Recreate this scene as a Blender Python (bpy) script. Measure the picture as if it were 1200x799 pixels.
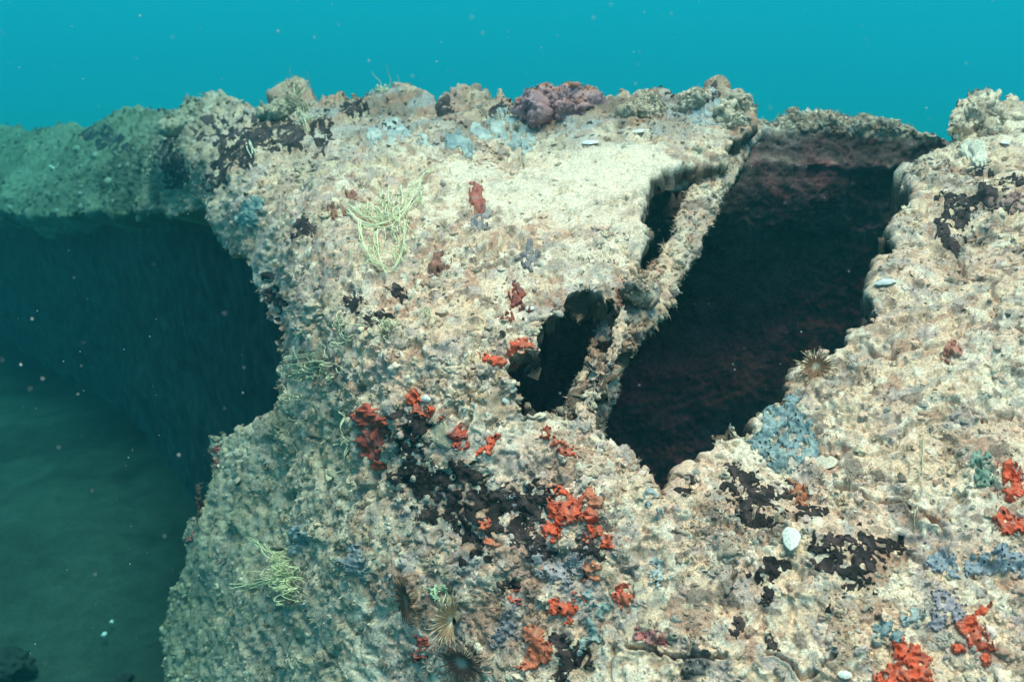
import bpy, math, random
import numpy as np
from math import radians, sin, cos, pi
random.seed(7)
RNG = np.random.default_rng(11)
S = bpy.context.scene
for o in list(bpy.data.objects): bpy.data.objects.remove(o)
COL = S.collection

# ------------------------------------------------------------------ camera, world, sun, exposure
CAMZ, PITCH, F = 1.6, radians(20.0), 1082.0        # F: focal length in pixels of a 1200 px wide frame
cam_d = bpy.data.cameras.new('camera'); cam = bpy.data.objects.new('camera', cam_d); COL.objects.link(cam)
cam.location = (0, 0, CAMZ); cam.rotation_euler = (radians(90) - PITCH, 0, 0)
cam_d.sensor_width = 36; cam_d.lens = 36 * F / 1200; cam_d.clip_start = 0.02; cam_d.clip_end = 400
S.camera = cam
cam_d.dof.use_dof = True; cam_d.dof.focus_distance = 1.35; cam_d.dof.aperture_fstop = 6.5
SUN_EL, SUN_AZ = radians(82), radians(130)         # azimuth clockwise from +Y
W = bpy.data.worlds.new('World'); S.world = W; W.use_nodes = True
nt = W.node_tree; nt.nodes.clear()
wo = nt.nodes.new('ShaderNodeOutputWorld'); bg = nt.nodes.new('ShaderNodeBackground')
sky = nt.nodes.new('ShaderNodeTexSky'); sky.sky_type = 'NISHITA'; sky.sun_disc = False
sky.sun_elevation = SUN_EL; sky.sun_rotation = SUN_AZ
tint = nt.nodes.new('ShaderNodeMix'); tint.data_type = 'RGBA'; tint.blend_type = 'MULTIPLY'
tint.inputs[0].default_value = 1.0; tint.inputs[7].default_value = (0.80, 0.84, 0.80, 1)   # daylight after a few metres of sea water
nt.links.new(sky.outputs[0], tint.inputs[6]); nt.links.new(tint.outputs[2], bg.inputs[0])
bg.inputs[1].default_value = 0.15; nt.links.new(bg.outputs[0], wo.inputs[0])
sd = bpy.data.lights.new('sun', 'SUN'); sd.energy = 4.8; sd.angle = radians(32); sd.color = (1.0, 0.72, 0.585)
sun = bpy.data.objects.new('sun', sd); COL.objects.link(sun); sun.location = (0, 0, 20)
from mathutils import Vector
sv = Vector((sin(SUN_AZ) * cos(SUN_EL), cos(SUN_AZ) * cos(SUN_EL), sin(SUN_EL)))
sun.rotation_euler = sv.to_track_quat('Z', 'Y').to_euler()
S.view_settings.view_transform = 'Standard'; S.view_settings.look = 'None'
S.view_settings.exposure = 0.44; S.view_settings.gamma = 1.0
S.render.engine = 'CYCLES'; S.cycles.use_denoising = True
S.cycles.max_bounces = 6; S.cycles.diffuse_bounces = 3; S.cycles.volume_bounces = 1
S.cycles.use_adaptive_sampling = True; S.cycles.adaptive_threshold = 0.02

# ------------------------------------------------------------------ numpy noise
def _h(ix, iy, iz, s):
    h = (ix.astype(np.uint32) * np.uint32(374761393) + iy.astype(np.uint32) * np.uint32(668265263)
         + iz.astype(np.uint32) * np.uint32(2147483647 - 5) + np.uint32(s * 974634777 % 4294967295))
    h = (h ^ (h >> np.uint32(13))) * np.uint32(1274126177)
    h = (h ^ (h >> np.uint32(15))) * np.uint32(2246822519)
    return ((h ^ (h >> np.uint32(16))) & np.uint32(0xffffff)).astype(np.float32) / np.float32(0xffffff)
def vnoise(p, f, s=1):
    q = (p * f).astype(np.float32) + np.float32(1000); i = np.floor(q); t = q - i; i = i.astype(np.int64)
    t = t * t * t * (t * (t * 6 - 15) + 10)
    r = 0
    for a in (0, 1):
        wa = t[..., 0] if a else 1 - t[..., 0]
        for b in (0, 1):
            wb = t[..., 1] if b else 1 - t[..., 1]
            for c in (0, 1):
                wc = t[..., 2] if c else 1 - t[..., 2]
                r = r + wa * wb * wc * _h(i[..., 0] + a, i[..., 1] + b, i[..., 2] + c, s)
    return r * 2 - 1
def fbm(p, f, n=4, s=1, g=0.5):
    r, a, tot = 0, 1.0, 0
    for k in range(n):
        r = r + a * vnoise(p, f * 2.03 ** k, s + k); tot += a; a *= g
    return r / tot
def worley(p, f, s=1):
    """distance to the nearest jittered cell point (2x2x2 search) and that cell's random value"""
    q = (p * f).astype(np.float32) + np.float32(1000); b = np.floor(q - 0.5)
    best = np.full(q.shape[:-1], 9, np.float32); val = np.zeros_like(best)
    for a in (0, 1):
        for c in (0, 1):
            for d in (0, 1):
                i = b + np.array([a, c, d], np.float32); ii = i.astype(np.int64)
                x, y, z = ii[..., 0], ii[..., 1], ii[..., 2]
                j = np.stack([_h(x, y, z, s), _h(x, y, z, s + 7), _h(x, y, z, s + 13)], -1) * 0.8 + 0.1
                dd = np.sqrt((((i + j) - q) ** 2).sum(-1)); m = dd < best
                best = np.where(m, dd, best); val = np.where(m, _h(x, y, z, s + 29), val)
    return best, val
def sstep(a, b, x):
    t = np.clip((x - a) / (b - a), 0, 1); return t * t * (3 - 2 * t)

# ------------------------------------------------------------------ pixel rays -> world
CP, SP = cos(PITCH), sin(PITCH)
RX = np.array([1, 0, 0.]); UP = np.array([0, SP, CP]); FW = np.array([0, CP, -SP]); C0 = np.array([0, 0, CAMZ])
def P(x, y, z):
    x, y, z = np.broadcast_arrays(np.asarray(x, float), np.asarray(y, float), np.asarray(z, float))
    return C0 + z[..., None] * (((x - 600) / F)[..., None] * RX + ((399.5 - y) / F)[..., None] * UP + FW)

# depth of the wreck's skin at survey points (x, y, metres along the view axis)
CT = [(-300,150,8.0),(-300,250,7.0),(0,152,6.4),(0,240,5.5),(100,145,5.6),(100,240,4.7),(170,140,4.6),(200,235,3.25),(200,130,3.8),
 (245,250,2.35),(210,185,2.75),(260,118,3.1),(310,112,2.75),(400,110,2.5),(500,108,2.38),(600,105,2.28),(700,105,2.2),(800,105,2.12),(870,112,2.06),
 (300,170,2.3),(350,190,2.08),(430,190,2.0),(500,180,2.0),(600,175,1.98),(700,170,1.93),(800,180,1.86),(840,190,1.85),
 (280,280,2.1),(330,280,1.85),(420,270,1.7),(500,270,1.65),(600,270,1.62),(700,270,1.58),(760,300,1.54),
 (310,350,1.9),(350,350,1.66),(450,350,1.5),(600,350,1.44),(720,350,1.42),
 (320,430,1.85),(370,430,1.58),(450,450,1.38),(600,440,1.33),(680,480,1.32),(750,540,1.27),
 (250,520,2.2),(300,520,1.9),(360,560,1.6),(430,560,1.42),(500,560,1.33),(600,560,1.28),(700,600,1.22),
 (200,680,2.3),(260,680,1.95),(350,700,1.58),(430,700,1.38),(500,700,1.28),(600,700,1.22),(700,700,1.17),
 (190,850,2.2),(300,850,1.7),(400,850,1.4),(500,850,1.26),(700,850,1.1),(900,850,1.02),(1200,850,.95),(1400,850,.92),
 (-100,600,4.5),(0,900,3.5),(600,1000,1.08),(1300,1000,.86),(1700,150,1.95),(1700,500,1.0),(1700,1000,.82),
 (830,545,1.28),(900,490,1.33),(980,400,1.42),(1040,320,1.52),(1045,270,1.62),(1080,200,1.85),(1110,165,1.98),(1130,115,2.1),
 (1200,125,2.05),(1400,120,2.0),(1140,180,1.78),(1200,220,1.62),(1400,220,1.55),(1100,300,1.52),(1200,330,1.4),(1400,330,1.3),
 (1050,420,1.34),(1200,500,1.17),(1400,500,1.08),(900,600,1.2),(1050,620,1.12),(1200,650,1.05),(1400,650,.98),(900,700,1.12),(850,800,1.06),(1050,780,1.02)]
CT = np.array(CT, float)
def _tps_fit():
    n = len(CT); xy = CT[:, :2] / 500; d = np.sqrt(((xy[:, None] - xy[None]) ** 2).sum(-1))
    K = d ** 2 * np.log(d + 1e-9) + np.eye(n) * 2e-3; A = np.zeros((n + 3, n + 3)); A[:n, :n] = K
    A[:n, n] = 1; A[:n, n+1:] = xy; A[n, :n] = 1; A[n+1:, :n] = xy.T
    return np.linalg.solve(A, np.r_[1 / CT[:, 2], 0, 0, 0]), xy
_TW, _TX = _tps_fit()
def depth(x, y):
    x = np.asarray(x, float) / 500; y = np.asarray(y, float) / 500; r = _TW[-3] + _TW[-2] * x + _TW[-1] * y
    for w, c in zip(_TW[:-3], _TX):
        d2 = (x - c[0]) ** 2 + (y - c[1]) ** 2
        r = r + w * d2 * 0.5 * np.log(d2 + 1e-12)
    return 1 / np.clip(r, 0.12, 1.4)

# ------------------------------------------------------------------ mesh helpers
def mk(name, V, F_, mat, parent=None, col=None, smooth=True, origin=None):
    V = np.asarray(V, float)
    if origin is None: origin = V.mean(0) if parent is None else np.zeros(3)
    origin = np.asarray(origin, float)
    me = bpy.data.meshes.new(name); Fs = [np.asarray(f, np.int32) for f in (F_ if isinstance(F_, list) else [F_]) if len(f)]
    me.vertices.add(len(V)); me.vertices.foreach_set('co', (V - origin).astype(np.float32).ravel())
    nl = sum(f.size for f in Fs); nf = sum(len(f) for f in Fs)
    me.loops.add(nl); me.loops.foreach_set('vertex_index', np.concatenate([f.ravel() for f in Fs]))
    me.polygons.add(nf)
    tot = np.concatenate([np.full(len(f), f.shape[1], np.int32) for f in Fs])
    me.polygons.foreach_set('loop_start', (np.cumsum(tot) - tot).astype(np.int32))
    me.polygons.foreach_set('loop_total', tot)
    me.update(calc_edges=True)
    if smooth: me.polygons.foreach_set('use_smooth', np.ones(nf, bool))
    if col is not None:
        a = me.color_attributes.new('tint', 'FLOAT_COLOR', 'POINT')
        c = np.ones((len(V), 4), np.float32); c[:, :3] = col; a.data.foreach_set('color', c.ravel())
    me.materials.append(mat); me.validate()
    o = bpy.data.objects.new(name, me); COL.objects.link(o); o.location = origin
    if parent is not None: o.parent = parent; o.location = origin - np.array(parent.location)
    return o
def tag(o, label=None, cat=None, group=None, kind=None):
    for k, v in (('label', label), ('category', cat), ('group', group), ('kind', kind)):
        if v: o[k] = v
    return o
def empty(name, loc):
    o = bpy.data.objects.new(name, None); COL.objects.link(o); o.location = loc; o.empty_display_size = .1; return o
def gridfaces(valid):
    idx = np.full(valid.shape, -1, np.int64); idx[valid] = np.arange(valid.sum())
    a, b, c, d = idx[:-1, :-1], idx[:-1, 1:], idx[1:, 1:], idx[1:, :-1]
    m = (a >= 0) & (b >= 0) & (c >= 0) & (d >= 0)
    return np.stack([d[m], c[m], b[m], a[m]], -1)
def gnormals(G):
    du = np.gradient(G, axis=1); dv = np.gradient(G, axis=0); n = np.cross(dv, du)
    n /= np.linalg.norm(n, axis=-1, keepdims=True) + 1e-12
    return n
# ------------------------------------------------------------------ materials
def mat_tint(name, rough=0.9, fine=900, fine_amt=0.35, mid=220, mid_amt=0.3, bump=0.5, bdist=0.002, spec=0.15, pits=0.0, sheen=0, speck=None, sss=0):
    m = bpy.data.materials.new(name); m.use_nodes = True; n = m.node_tree; N = n.nodes; L = n.links
    b = N['Principled BSDF']; b.inputs['Roughness'].default_value = rough; b.inputs['Specular IOR Level'].default_value = spec
    if sss: b.inputs['Subsurface Weight'].default_value = sss; b.inputs['Subsurface Radius'].default_value = (.01, .004, .003)
    at = N.new('ShaderNodeAttribute'); at.attribute_name = 'tint'
    geo = N.new('ShaderNodeNewGeometry')
    def noise(scale, det=3, rgh=.6):
        t = N.new('ShaderNodeTexNoise'); t.inputs['Scale'].default_value = scale; t.inputs['Detail'].default_value = det
        t.inputs['Roughness'].default_value = rgh; L.new(geo.outputs['Position'], t.inputs['Vector']); return t
    n1, n2 = noise(fine), noise(mid)
    def mr(src, a, b_, c, d):
        k = N.new('ShaderNodeMapRange'); L.new(src, k.inputs[0])
        for i, v in enumerate((a, b_, c, d)): k.inputs[i + 1].default_value = v
        return k.outputs[0]
    f1 = mr(n1.outputs[0], .3, .7, 1 - fine_amt, 1 + fine_amt); f2 = mr(n2.outputs[0], .3, .7, 1 - mid_amt, 1 + mid_amt)
    mu = N.new('ShaderNodeMath'); mu.operation = 'MULTIPLY'; L.new(f1, mu.inputs[0]); L.new(f2, mu.inputs[1])
    v = mu.outputs[0]
    if pits:
        vo = N.new('ShaderNodeTexVoronoi'); vo.inputs['Scale'].default_value = 330; L.new(geo.outputs['Position'], vo.inputs['Vector'])
        pk = mr(vo.outputs['Distance'], .08, .3, 1 - pits, 1)
        m2 = N.new('ShaderNodeMath'); m2.operation = 'MULTIPLY'; L.new(v, m2.inputs[0]); L.new(pk, m2.inputs[1]); v = m2.outputs[0]
    sc = N.new('ShaderNodeVectorMath'); sc.operation = 'SCALE'; L.new(at.outputs['Color'], sc.inputs[0]); L.new(v, sc.inputs['Scale'])
    out = sc.outputs[0]
    if speck:
        n3 = noise(speck[1], 2); k = mr(n3.outputs[0], speck[2], speck[2] + .04, 0, 1)
        mx = N.new('ShaderNodeMix'); mx.data_type = 'RGBA'; L.new(k, mx.inputs[0]); L.new(out, mx.inputs[6]); mx.inputs[7].default_value = (*speck[0], 1); out = mx.outputs[2]
    L.new(out, b.inputs['Base Color'])
    bp = N.new('ShaderNodeBump'); bp.inputs['Strength'].default_value = bump; bp.inputs['Distance'].default_value = bdist
    L.new(n2.outputs[0], bp.inputs['Height']); bp2 = N.new('ShaderNodeBump'); bp2.inputs['Strength'].default_value = bump; bp2.inputs['Distance'].default_value = bdist * .5
    L.new(n1.outputs[0], bp2.inputs['Height']); L.new(bp.outputs[0], bp2.inputs['Normal']); L.new(bp2.outputs[0], b.inputs['Normal'])
    return m
M_CRUST = mat_tint('encrusted_plate', fine=750, mid=260, pits=.35, fine_amt=.4, mid_amt=.35, bump=.7)
M_SAND = mat_tint('silty_sand', fine=60, mid=9, fine_amt=.2, mid_amt=.25, bump=.3, bdist=.01)
M_DARK = mat_tint('rusted_interior', fine=160, mid=14, fine_amt=.5, mid_amt=.55, bump=.6, bdist=.006)
M_SPONGE = mat_tint('sponge_flesh', rough=.5, fine=1300, mid=400, fine_amt=.25, mid_amt=.25, bump=.45, bdist=.0015, spec=.45)
M_BLACK = mat_tint('black_sponge', rough=.7, fine=1200, mid=300, fine_amt=.5, mid_amt=.5, bump=.5, bdist=.003, spec=.35)
M_SMALL = mat_tint('small_growth', fine=1100, mid=400, fine_amt=.35, mid_amt=.3, bump=.5, bdist=.001)
M_STRAND = mat_tint('pale_strand', rough=.6, fine=500, mid=120, fine_amt=.15, mid_amt=.2, bump=.2, bdist=.0006, spec=.3)
M_SHELL = mat_tint('shell', rough=.45, fine=700, mid=180, fine_amt=.12, mid_amt=.15, bump=.3, bdist=.0006, spec=.4)

# ------------------------------------------------------------------ colour of the crust (set by region; the lower left face has shade painted in)
PAL = dict(cream=(.66,.465,.32), pale=(.74,.64,.50), pink=(.58,.35,.26), brown=(.27,.17,.115), rust=(.32,.13,.08), mauve=(.33,.27,.27),
           grey=(.27,.26,.24), green=(.36,.35,.22), dark=(.055,.04,.04), blue=(.20,.30,.36))
PAL = {k: np.array(v, np.float32) for k, v in PAL.items()}
def crust_col(p, px, py):
    n = p.shape[:-1]; c = np.broadcast_to(PAL['cream'], n + (3,)).copy()
    def mixin(name, m, a=1.0):
        nonlocal c
        m = (np.clip(m, 0, 1) * a)[..., None]; c = c * (1 - m) + PAL[name] * m
    mixin('pale', sstep(-.05, .35, fbm(p, 9, 3, 3)), .75)
    mixin('pink', sstep(.05, .35, fbm(p, 14, 4, 11)), .7)
    mixin('green', sstep(-.2, .3, fbm(p, 7, 3, 21)) * sstep(620, 330, px), .6)
    mixin('brown', sstep(.16, .34, fbm(p, 24, 4, 31)), .75)
    mixin('mauve', sstep(.18, .34, fbm(p, 33, 3, 41)), .75)
    mixin('pale', sstep(.15, .36, fbm(p, 60, 3, 51)), .8)
    mixin('brown', sstep(.24, .4, fbm(p, 75, 3, 61)), .8)
    mixin('rust', sstep(.30, .42, fbm(p, 30, 3, 71)), .75)
    mixin('grey', sstep(.26, .4, fbm(p, 45, 3, 81)), .75)
    mixin('dark', sstep(.36, .44, fbm(p, 42, 3, 91)), .85)
    # white silt lying on the flat of the deck
    d = ((px - 720) / 170) ** 2 + ((py - 225) / 62) ** 2
    mixin('pale', sstep(1.3, .2, d + fbm(p, 9, 4, 95) * 2.2), .8)
    # darker, bluer growth along the ridge
    ridge = sstep(185, 140, py + 22 * fbm(p, 6, 2, 97)) * sstep(250, 420, px) * sstep(1000, 880, px)
    mixin('blue', ridge * sstep(-.05, .2, fbm(p, 13, 3, 98)), .75)
    mixin('brown', ridge * sstep(.0, .3, fbm(p, 19, 3, 99)), .7)
    mixin('mauve', sstep(480, 250, px) * sstep(0, .25, fbm(p, 10, 3, 101)), .6)
    mixin('brown', sstep(420, 270, px) * sstep(480, 250, np.abs(py - 350)) * sstep(-.05, .3, fbm(p, 12, 3, 103)), .7)
    mid = sstep(1.25, .4, ((px - 590) / 150) ** 2 + ((py - 655) / 140) ** 2)
    mixin('mauve', mid * sstep(.0, .25, fbm(p, 40, 3, 111)), .8); mixin('dark', mid * sstep(.14, .26, fbm(p, 36, 4, 113)), .85); mixin('rust', mid * sstep(.2, .32, fbm(p, 28, 3, 115)), .7)
    rd = sstep(178, 140, py + 20 * fbm(p, 7, 2, 117)) * sstep(240, 330, px) * sstep(960, 880, px)
    c = c * (1 - .25 * rd)[..., None]; mixin('dark', rd * sstep(.08, .2, fbm(p, 12, 4, 119)), .85); mixin('rust', rd * sstep(.18, .3, fbm(p, 14, 3, 121)), .6)
    c = c * .76 + np.array((.70, .50, .37), np.float32) * .24
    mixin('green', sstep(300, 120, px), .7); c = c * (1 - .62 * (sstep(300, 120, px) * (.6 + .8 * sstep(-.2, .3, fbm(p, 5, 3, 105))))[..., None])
    mixin('green', sstep(480, 380, px) * sstep(430, 520, py), .35); c = c * (1 - .06 * sstep(480, 380, px) * sstep(430, 520, py))[..., None]  # left-turned face: its shade and green haze painted into the colour
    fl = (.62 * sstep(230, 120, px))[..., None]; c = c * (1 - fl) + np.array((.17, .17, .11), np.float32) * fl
    return c

# ------------------------------------------------------------------ the wreck's skin
# outline (x, y, depth of the edge's return in metres for the segment that starts here)
OUT = [(-340,140,.3),(-100,142,.3),(0,146,.3),(40,150,.3),(90,140,.3),(135,142,.3),(170,128,.3),(215,112,.3),(262,112,.3),(290,124,.3),(318,118,.3),
 (332,102,.3),(352,98,.3),(368,112,.3),(400,112,.3),(430,106,.3),(452,104,.3),(480,108,.3),(520,108,.3),(560,108,.3),(600,112,.3),(640,108,.3),
 (690,110,.3),(730,106,.3),(760,98,.3),(785,110,.3),(812,104,.3),(840,104,.3),(858,116,.2),(878,112,.2),(888,130,.1),(880,150,.1),(862,160,.1),
 (850,185,.09),(838,194,.04),(800,196,.04),(758,202,.04),(750,250,.04),(750,296,.05),(748,320,.06),(738,336,.06),
 # the rib's foot, then the big opening
 (742,352,.06),(745,380,.06),(730,420,.06),(712,455,.06),(705,487,.07),(722,512,.07),(746,538,.07),(757,568,.07),(772,600,.07),(786,590,.07),(798,556,.07),(820,545,.07),
 (850,515,.07),(880,494,.07),(922,462,.07),(948,427,.07),(985,395,.07),(1018,376,.07),(1024,335,.07),(1044,303,.08),(1040,262,.09),
 (1066,240,.1),(1076,222,.1),(1068,205,.1),(1088,186,.12),(1104,168,.2),(1112,146,.3),(1120,116,.3),(1140,104,.3),(1160,108,.3),(1200,116,.3),(1300,112,.3),(1700,120,.3),
 (1700,1010,.3),(150,1010,.6),(188,799,.3),(196,740,.3),(200,690,.3),(212,650,.3),(210,620,.3),(236,575,.3),(243,535,.3),(250,518,.3),(270,508,.3),(296,494,.3),
 (318,470,.5),(324,430,.5),(316,385,.5),(300,345,.5),(292,320,.5),(262,300,.5),(255,275,.5),(243,250,.4),(200,242,.22),(100,247,.16),(0,250,.16),(-340,256,.16)]
HOLE = [(586,432,.06),(606,420,.06),(626,414,.06),(630,396,.06),(636,370,.06),(664,352,.06),(700,338,.06),(728,342,.06),(728,366,.06),(712,400,.06),(698,430,.06),
 (680,460,.06),(672,480,.06),(640,478,.06),(614,466,.06),(598,448,.06)]
def segs(*polys):
    out = []
    for p in polys:
        for i in range(len(p)): out.append((*p[i][:2], *p[(i + 1) % len(p)][:2], p[i][2]))
    return np.array(out, float)
def region(X, Y, polys):
    """inside (even-odd), distance, nearest edge point, that edge's return"""
    SG = segs(*polys); ins = np.zeros(X.shape, bool); D = np.full(X.shape, 1e9); EX = np.zeros(X.shape); EY = np.zeros(X.shape); EL = np.zeros(X.shape)
    for x0, y0, x1, y1, l in SG:
        if y0 != y1:
            c = ((Y < y0) != (Y < y1)) & (X < x0 + (Y - y0) / (y1 - y0) * (x1 - x0)); ins ^= c
        dx, dy = x1 - x0, y1 - y0; t = np.clip(((X - x0) * dx + (Y - y0) * dy) / (dx * dx + dy * dy), 0, 1)
        ex, ey = x0 + t * dx, y0 + t * dy; d = np.hypot(X - ex, Y - ey); m = d < D
        D = np.where(m, d, D); EX = np.where(m, ex, EX); EY = np.where(m, ey, EY); EL = np.where(m, l, EL)
    return ins, D, EX, EY, EL
CRACKS = [[(975,563),(1012,574),(1045,578),(1078,590),(1104,602)], [(548,462),(552,490),(548,505)], [(846,640),(856,672),(852,700)], [(660,250),(700,238),(745,232)], [(1120,470),(1150,485),(1190,482)], [(730,750),(765,756),(800,770),(850,772)], [(900,770),(940,790),(990,760)]]
def skin(x0, x1, y0, y1, step, polys, zf, w=12, warp=1.0, lump=1.0, inward=None):
    xs = np.arange(x0, x1, step); ys = np.arange(y0, y1, step); X, Y = np.meshgrid(xs, ys)
    pp = np.stack([X, Y, X * 0 + 5], -1)
    wx = warp * (9 * vnoise(pp, 1 / 34, 201) + 5 * vnoise(pp, 1 / 12, 203) + 4 * vnoise(pp, 1 / 6, 205))
    wy = warp * (9 * vnoise(pp, 1 / 34, 211) + 5 * vnoise(pp, 1 / 12, 213) + 4 * vnoise(pp, 1 / 6, 215))
    ins, D, EX, EY, EL = region(X + wx, Y + wy, polys)
    valid = ins | (D <= np.where(EL < .15, w * .6, w)); t = np.where(ins, 0, np.clip(D / np.where(EL < .15, w * .6, w), 0, 1))
    ux, uy = (X + wx - EX) / (D + 1e-6), (Y + wy - EY) / (D + 1e-6)
    XE = np.where(ins, X, EX - wx + ux * 2.5 * np.sqrt(t)); YE = np.where(ins, Y, EY - wy + uy * 2.5 * np.sqrt(t))
    Z = zf(XE, YE); G = P(XE, YE, Z)
    n0 = gnormals(P(X, Y, zf(X, Y)))
    inv = -n0 if inward is None else np.broadcast_to(np.array(inward, float), n0.shape)
    lip = np.where(ins, .004 * np.clip(1 - D / 6, 0, 1) ** 2, .004)
    dep = lip + EL * t ** 1.15
    G = G + inv * dep[..., None]
    n = gnormals(G); 
    pw = G.astype(np.float32)
    zz = np.clip(Z / 1.4, .8, 2.5)
    w1, v1 = worley(pw, 26, 5); w2, v2 = worley(pw + .01 * np.stack([vnoise(pw, 40, 9)] * 3, -1), 62, 6); w3, _ = worley(pw, 150, 8)
    rough = .18 + 1.0 * sstep(-.22, .3, fbm(pw, 7, 3, 361))
    h = .030 * fbm(pw, 4.0, 2, 301) + .011 * fbm(pw, 13, 3, 311) + rough * .8 * (.008 * (.5 - w1) * (.2 + v1) + .0045 * (.5 - w2) * (.2 + 1.4 * v2) + .0016 * (.5 - w3)
        + .0085 * fbm(pw, 32, 3, 315) - .006 * np.abs(fbm(pw, 22, 3, 319)) * 2 + .0035 * fbm(pw, 95, 3, 317))
    pit = sstep(.24, .36, fbm(pw, 34, 3, 321)); h = h - .007 * pit - .004 * sstep(.15, .35, fbm(pw, 75, 2, 331))
    silt = sstep(1.2, .3, ((XE - 720) / 150) ** 2 + ((YE - 225) / 55) ** 2) * sstep(2, 16, np.where(ins, D, 0))
    h = h + .009 * np.abs(fbm(pw, 7.5, 2, 371)) - .012 * sstep(.035, 0, np.abs(fbm(pw, 5, 3, 373))) * sstep(-.1, .2, fbm(pw, 3, 2, 375))
    h = h * lump * (1 - .5 * silt)
    for ck in CRACKS:
        cd = np.full(X.shape, 99.)
        for (ax_, ay_), (bx_, by_) in zip(ck[:-1], ck[1:]):
            dx, dy = bx_ - ax_, by_ - ay_; tt_ = np.clip(((XE + wx * .6 - ax_) * dx + (YE + wy * .6 - ay_) * dy) / (dx * dx + dy * dy), 0, 1)
            cd = np.minimum(cd, np.hypot(XE + wx * .6 - ax_ - tt_ * dx, YE + wy * .6 - ay_ - tt_ * dy))
        h = h - .013 * np.exp(-(cd / 2.2) ** 2) + .004 * np.exp(-((cd - 5) / 3.) ** 2)
    h = h + (.008 * fbm(pw, 11, 3, 383)) * sstep(2.6, 4, Z)
    h = h * (1 + .25 * sstep(175, 120, YE))
    ofs = np.stack([vnoise(pw, 70, 351), vnoise(pw, 70, 353), vnoise(pw, 70, 357)], -1) * .0025 * lump * (1 - .7 * silt)[..., None]
    G2 = G + n * h[..., None] + ofs
    return dict(X=X, Y=Y, XE=XE, YE=YE, valid=valid, ins=ins, G=G2, N=n, N0=n0, D=D, t=t, x0=x0, y0=y0, step=step, Z=Z)
STEP = 1.5
HU = skin(-330, 1640, 66, 960, STEP, [OUT, HOLE], depth)
HU['NS'] = gnormals(HU['G'])
wreck = empty('sunken_wreck', (0.2, 1.6, 0))
tag(wreck, 'sunken wreck hull crusted pale all over, with ragged dark openings in its plating', 'shipwreck')
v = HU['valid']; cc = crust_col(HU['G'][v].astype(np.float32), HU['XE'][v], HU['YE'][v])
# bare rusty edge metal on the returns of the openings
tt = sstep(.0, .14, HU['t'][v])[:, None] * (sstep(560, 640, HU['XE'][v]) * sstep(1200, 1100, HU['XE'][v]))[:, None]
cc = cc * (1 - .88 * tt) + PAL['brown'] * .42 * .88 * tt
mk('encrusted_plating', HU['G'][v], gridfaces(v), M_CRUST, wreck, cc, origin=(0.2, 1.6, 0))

# rib between the two openings: flattened, lumpy, encrusted beam
def beam(name, pts, parent, flat=.45, sink=.0, seed=1, nu=330, nv=110, colr=None, lump=1.0):
    pts = np.array(pts, float); s = np.r_[0, np.cumsum(np.hypot(np.diff(pts[:, 0]), np.diff(pts[:, 1])))]; u = np.linspace(0, s[-1], nu)
    x, y, z, r = [np.interp(u, s, pts[:, k]) for k in range(4)]
    k = np.ones(25) / 25
    sm = lambda a: np.convolve(np.pad(a, 12, 'edge'), k, 'valid')
    x, y, z, r = sm(x), sm(y), sm(z), sm(r)
    Cn = P(x, y, z); T = np.gradient(Cn, axis=0); T /= np.linalg.norm(T, axis=1, keepdims=True)
    view = C0 - Cn; view /= np.linalg.norm(view, axis=1, keepdims=True)
    A = np.cross(T, view); A /= np.linalg.norm(A, axis=1, keepdims=True); B = np.cross(A, T)
    th = np.linspace(0, 2 * pi, nv + 1); R = (r * z / F)[:, None, None]
    G = Cn[:, None] + A[:, None] * np.cos(th)[None, :, None] * R + B[:, None] * np.sin(th)[None, :, None] * R * flat
    n = (G - Cn[:, None]); n /= np.linalg.norm(n, axis=-1, keepdims=True)
    pw = G.astype(np.float32); w1, v1 = worley(pw, 30, 5 + seed); w2, v2 = worley(pw, 75, 6 + seed)
    h = .018 * fbm(pw, 9, 3, 401 + seed) + .014 * fbm(pw, 26, 3, 411) + .010 * (.55 - w1) * (.4 + v1) + .006 * (.55 - w2) - .008 * sstep(.18, .32, fbm(pw, 45, 3, 421))
    G = G + n * (h * lump)[..., None]
    c = crust_col(G.astype(np.float32), np.full(G.shape[:2], 700.), np.full(G.shape[:2], 400.)) if colr is None else np.broadcast_to(np.array(colr, np.float32), G.shape)
    if colr is None: c = c * .8 + PAL['pink'] * .12
    ok = np.ones(G.shape[:2], bool)
    o = mk(name, G.reshape(-1, 3), gridfaces(ok), M_CRUST, parent, c.reshape(-1, 3), origin=(0.2, 1.6, 0))
    return dict(G=G, N=n)
RIB = beam('rib', [(676,520,1.37,25),(690,486,1.40,24),(700,450,1.43,23),(714,413,1.47,23),(735,386,1.51,24),(753,356,1.56,25),(772,334,1.60,23),(791,304,1.67,20),(812,262,1.76,19),(834,221,1.86,20),(853,185,1.96,20),(868,150,2.04,21)], wreck, lump=.75)
BR2 = beam('torn_bracket', [(706,326,1.50,10),(724,334,1.48,14),(744,342,1.49,15),(764,348,1.54,12)], wreck, seed=4, nu=120, nv=80)
beam('torn_bracket', [(774,210,1.88,8),(795,216,1.86,9),(822,208,1.90,10)], wreck, seed=6, nu=120, nv=70)

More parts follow.
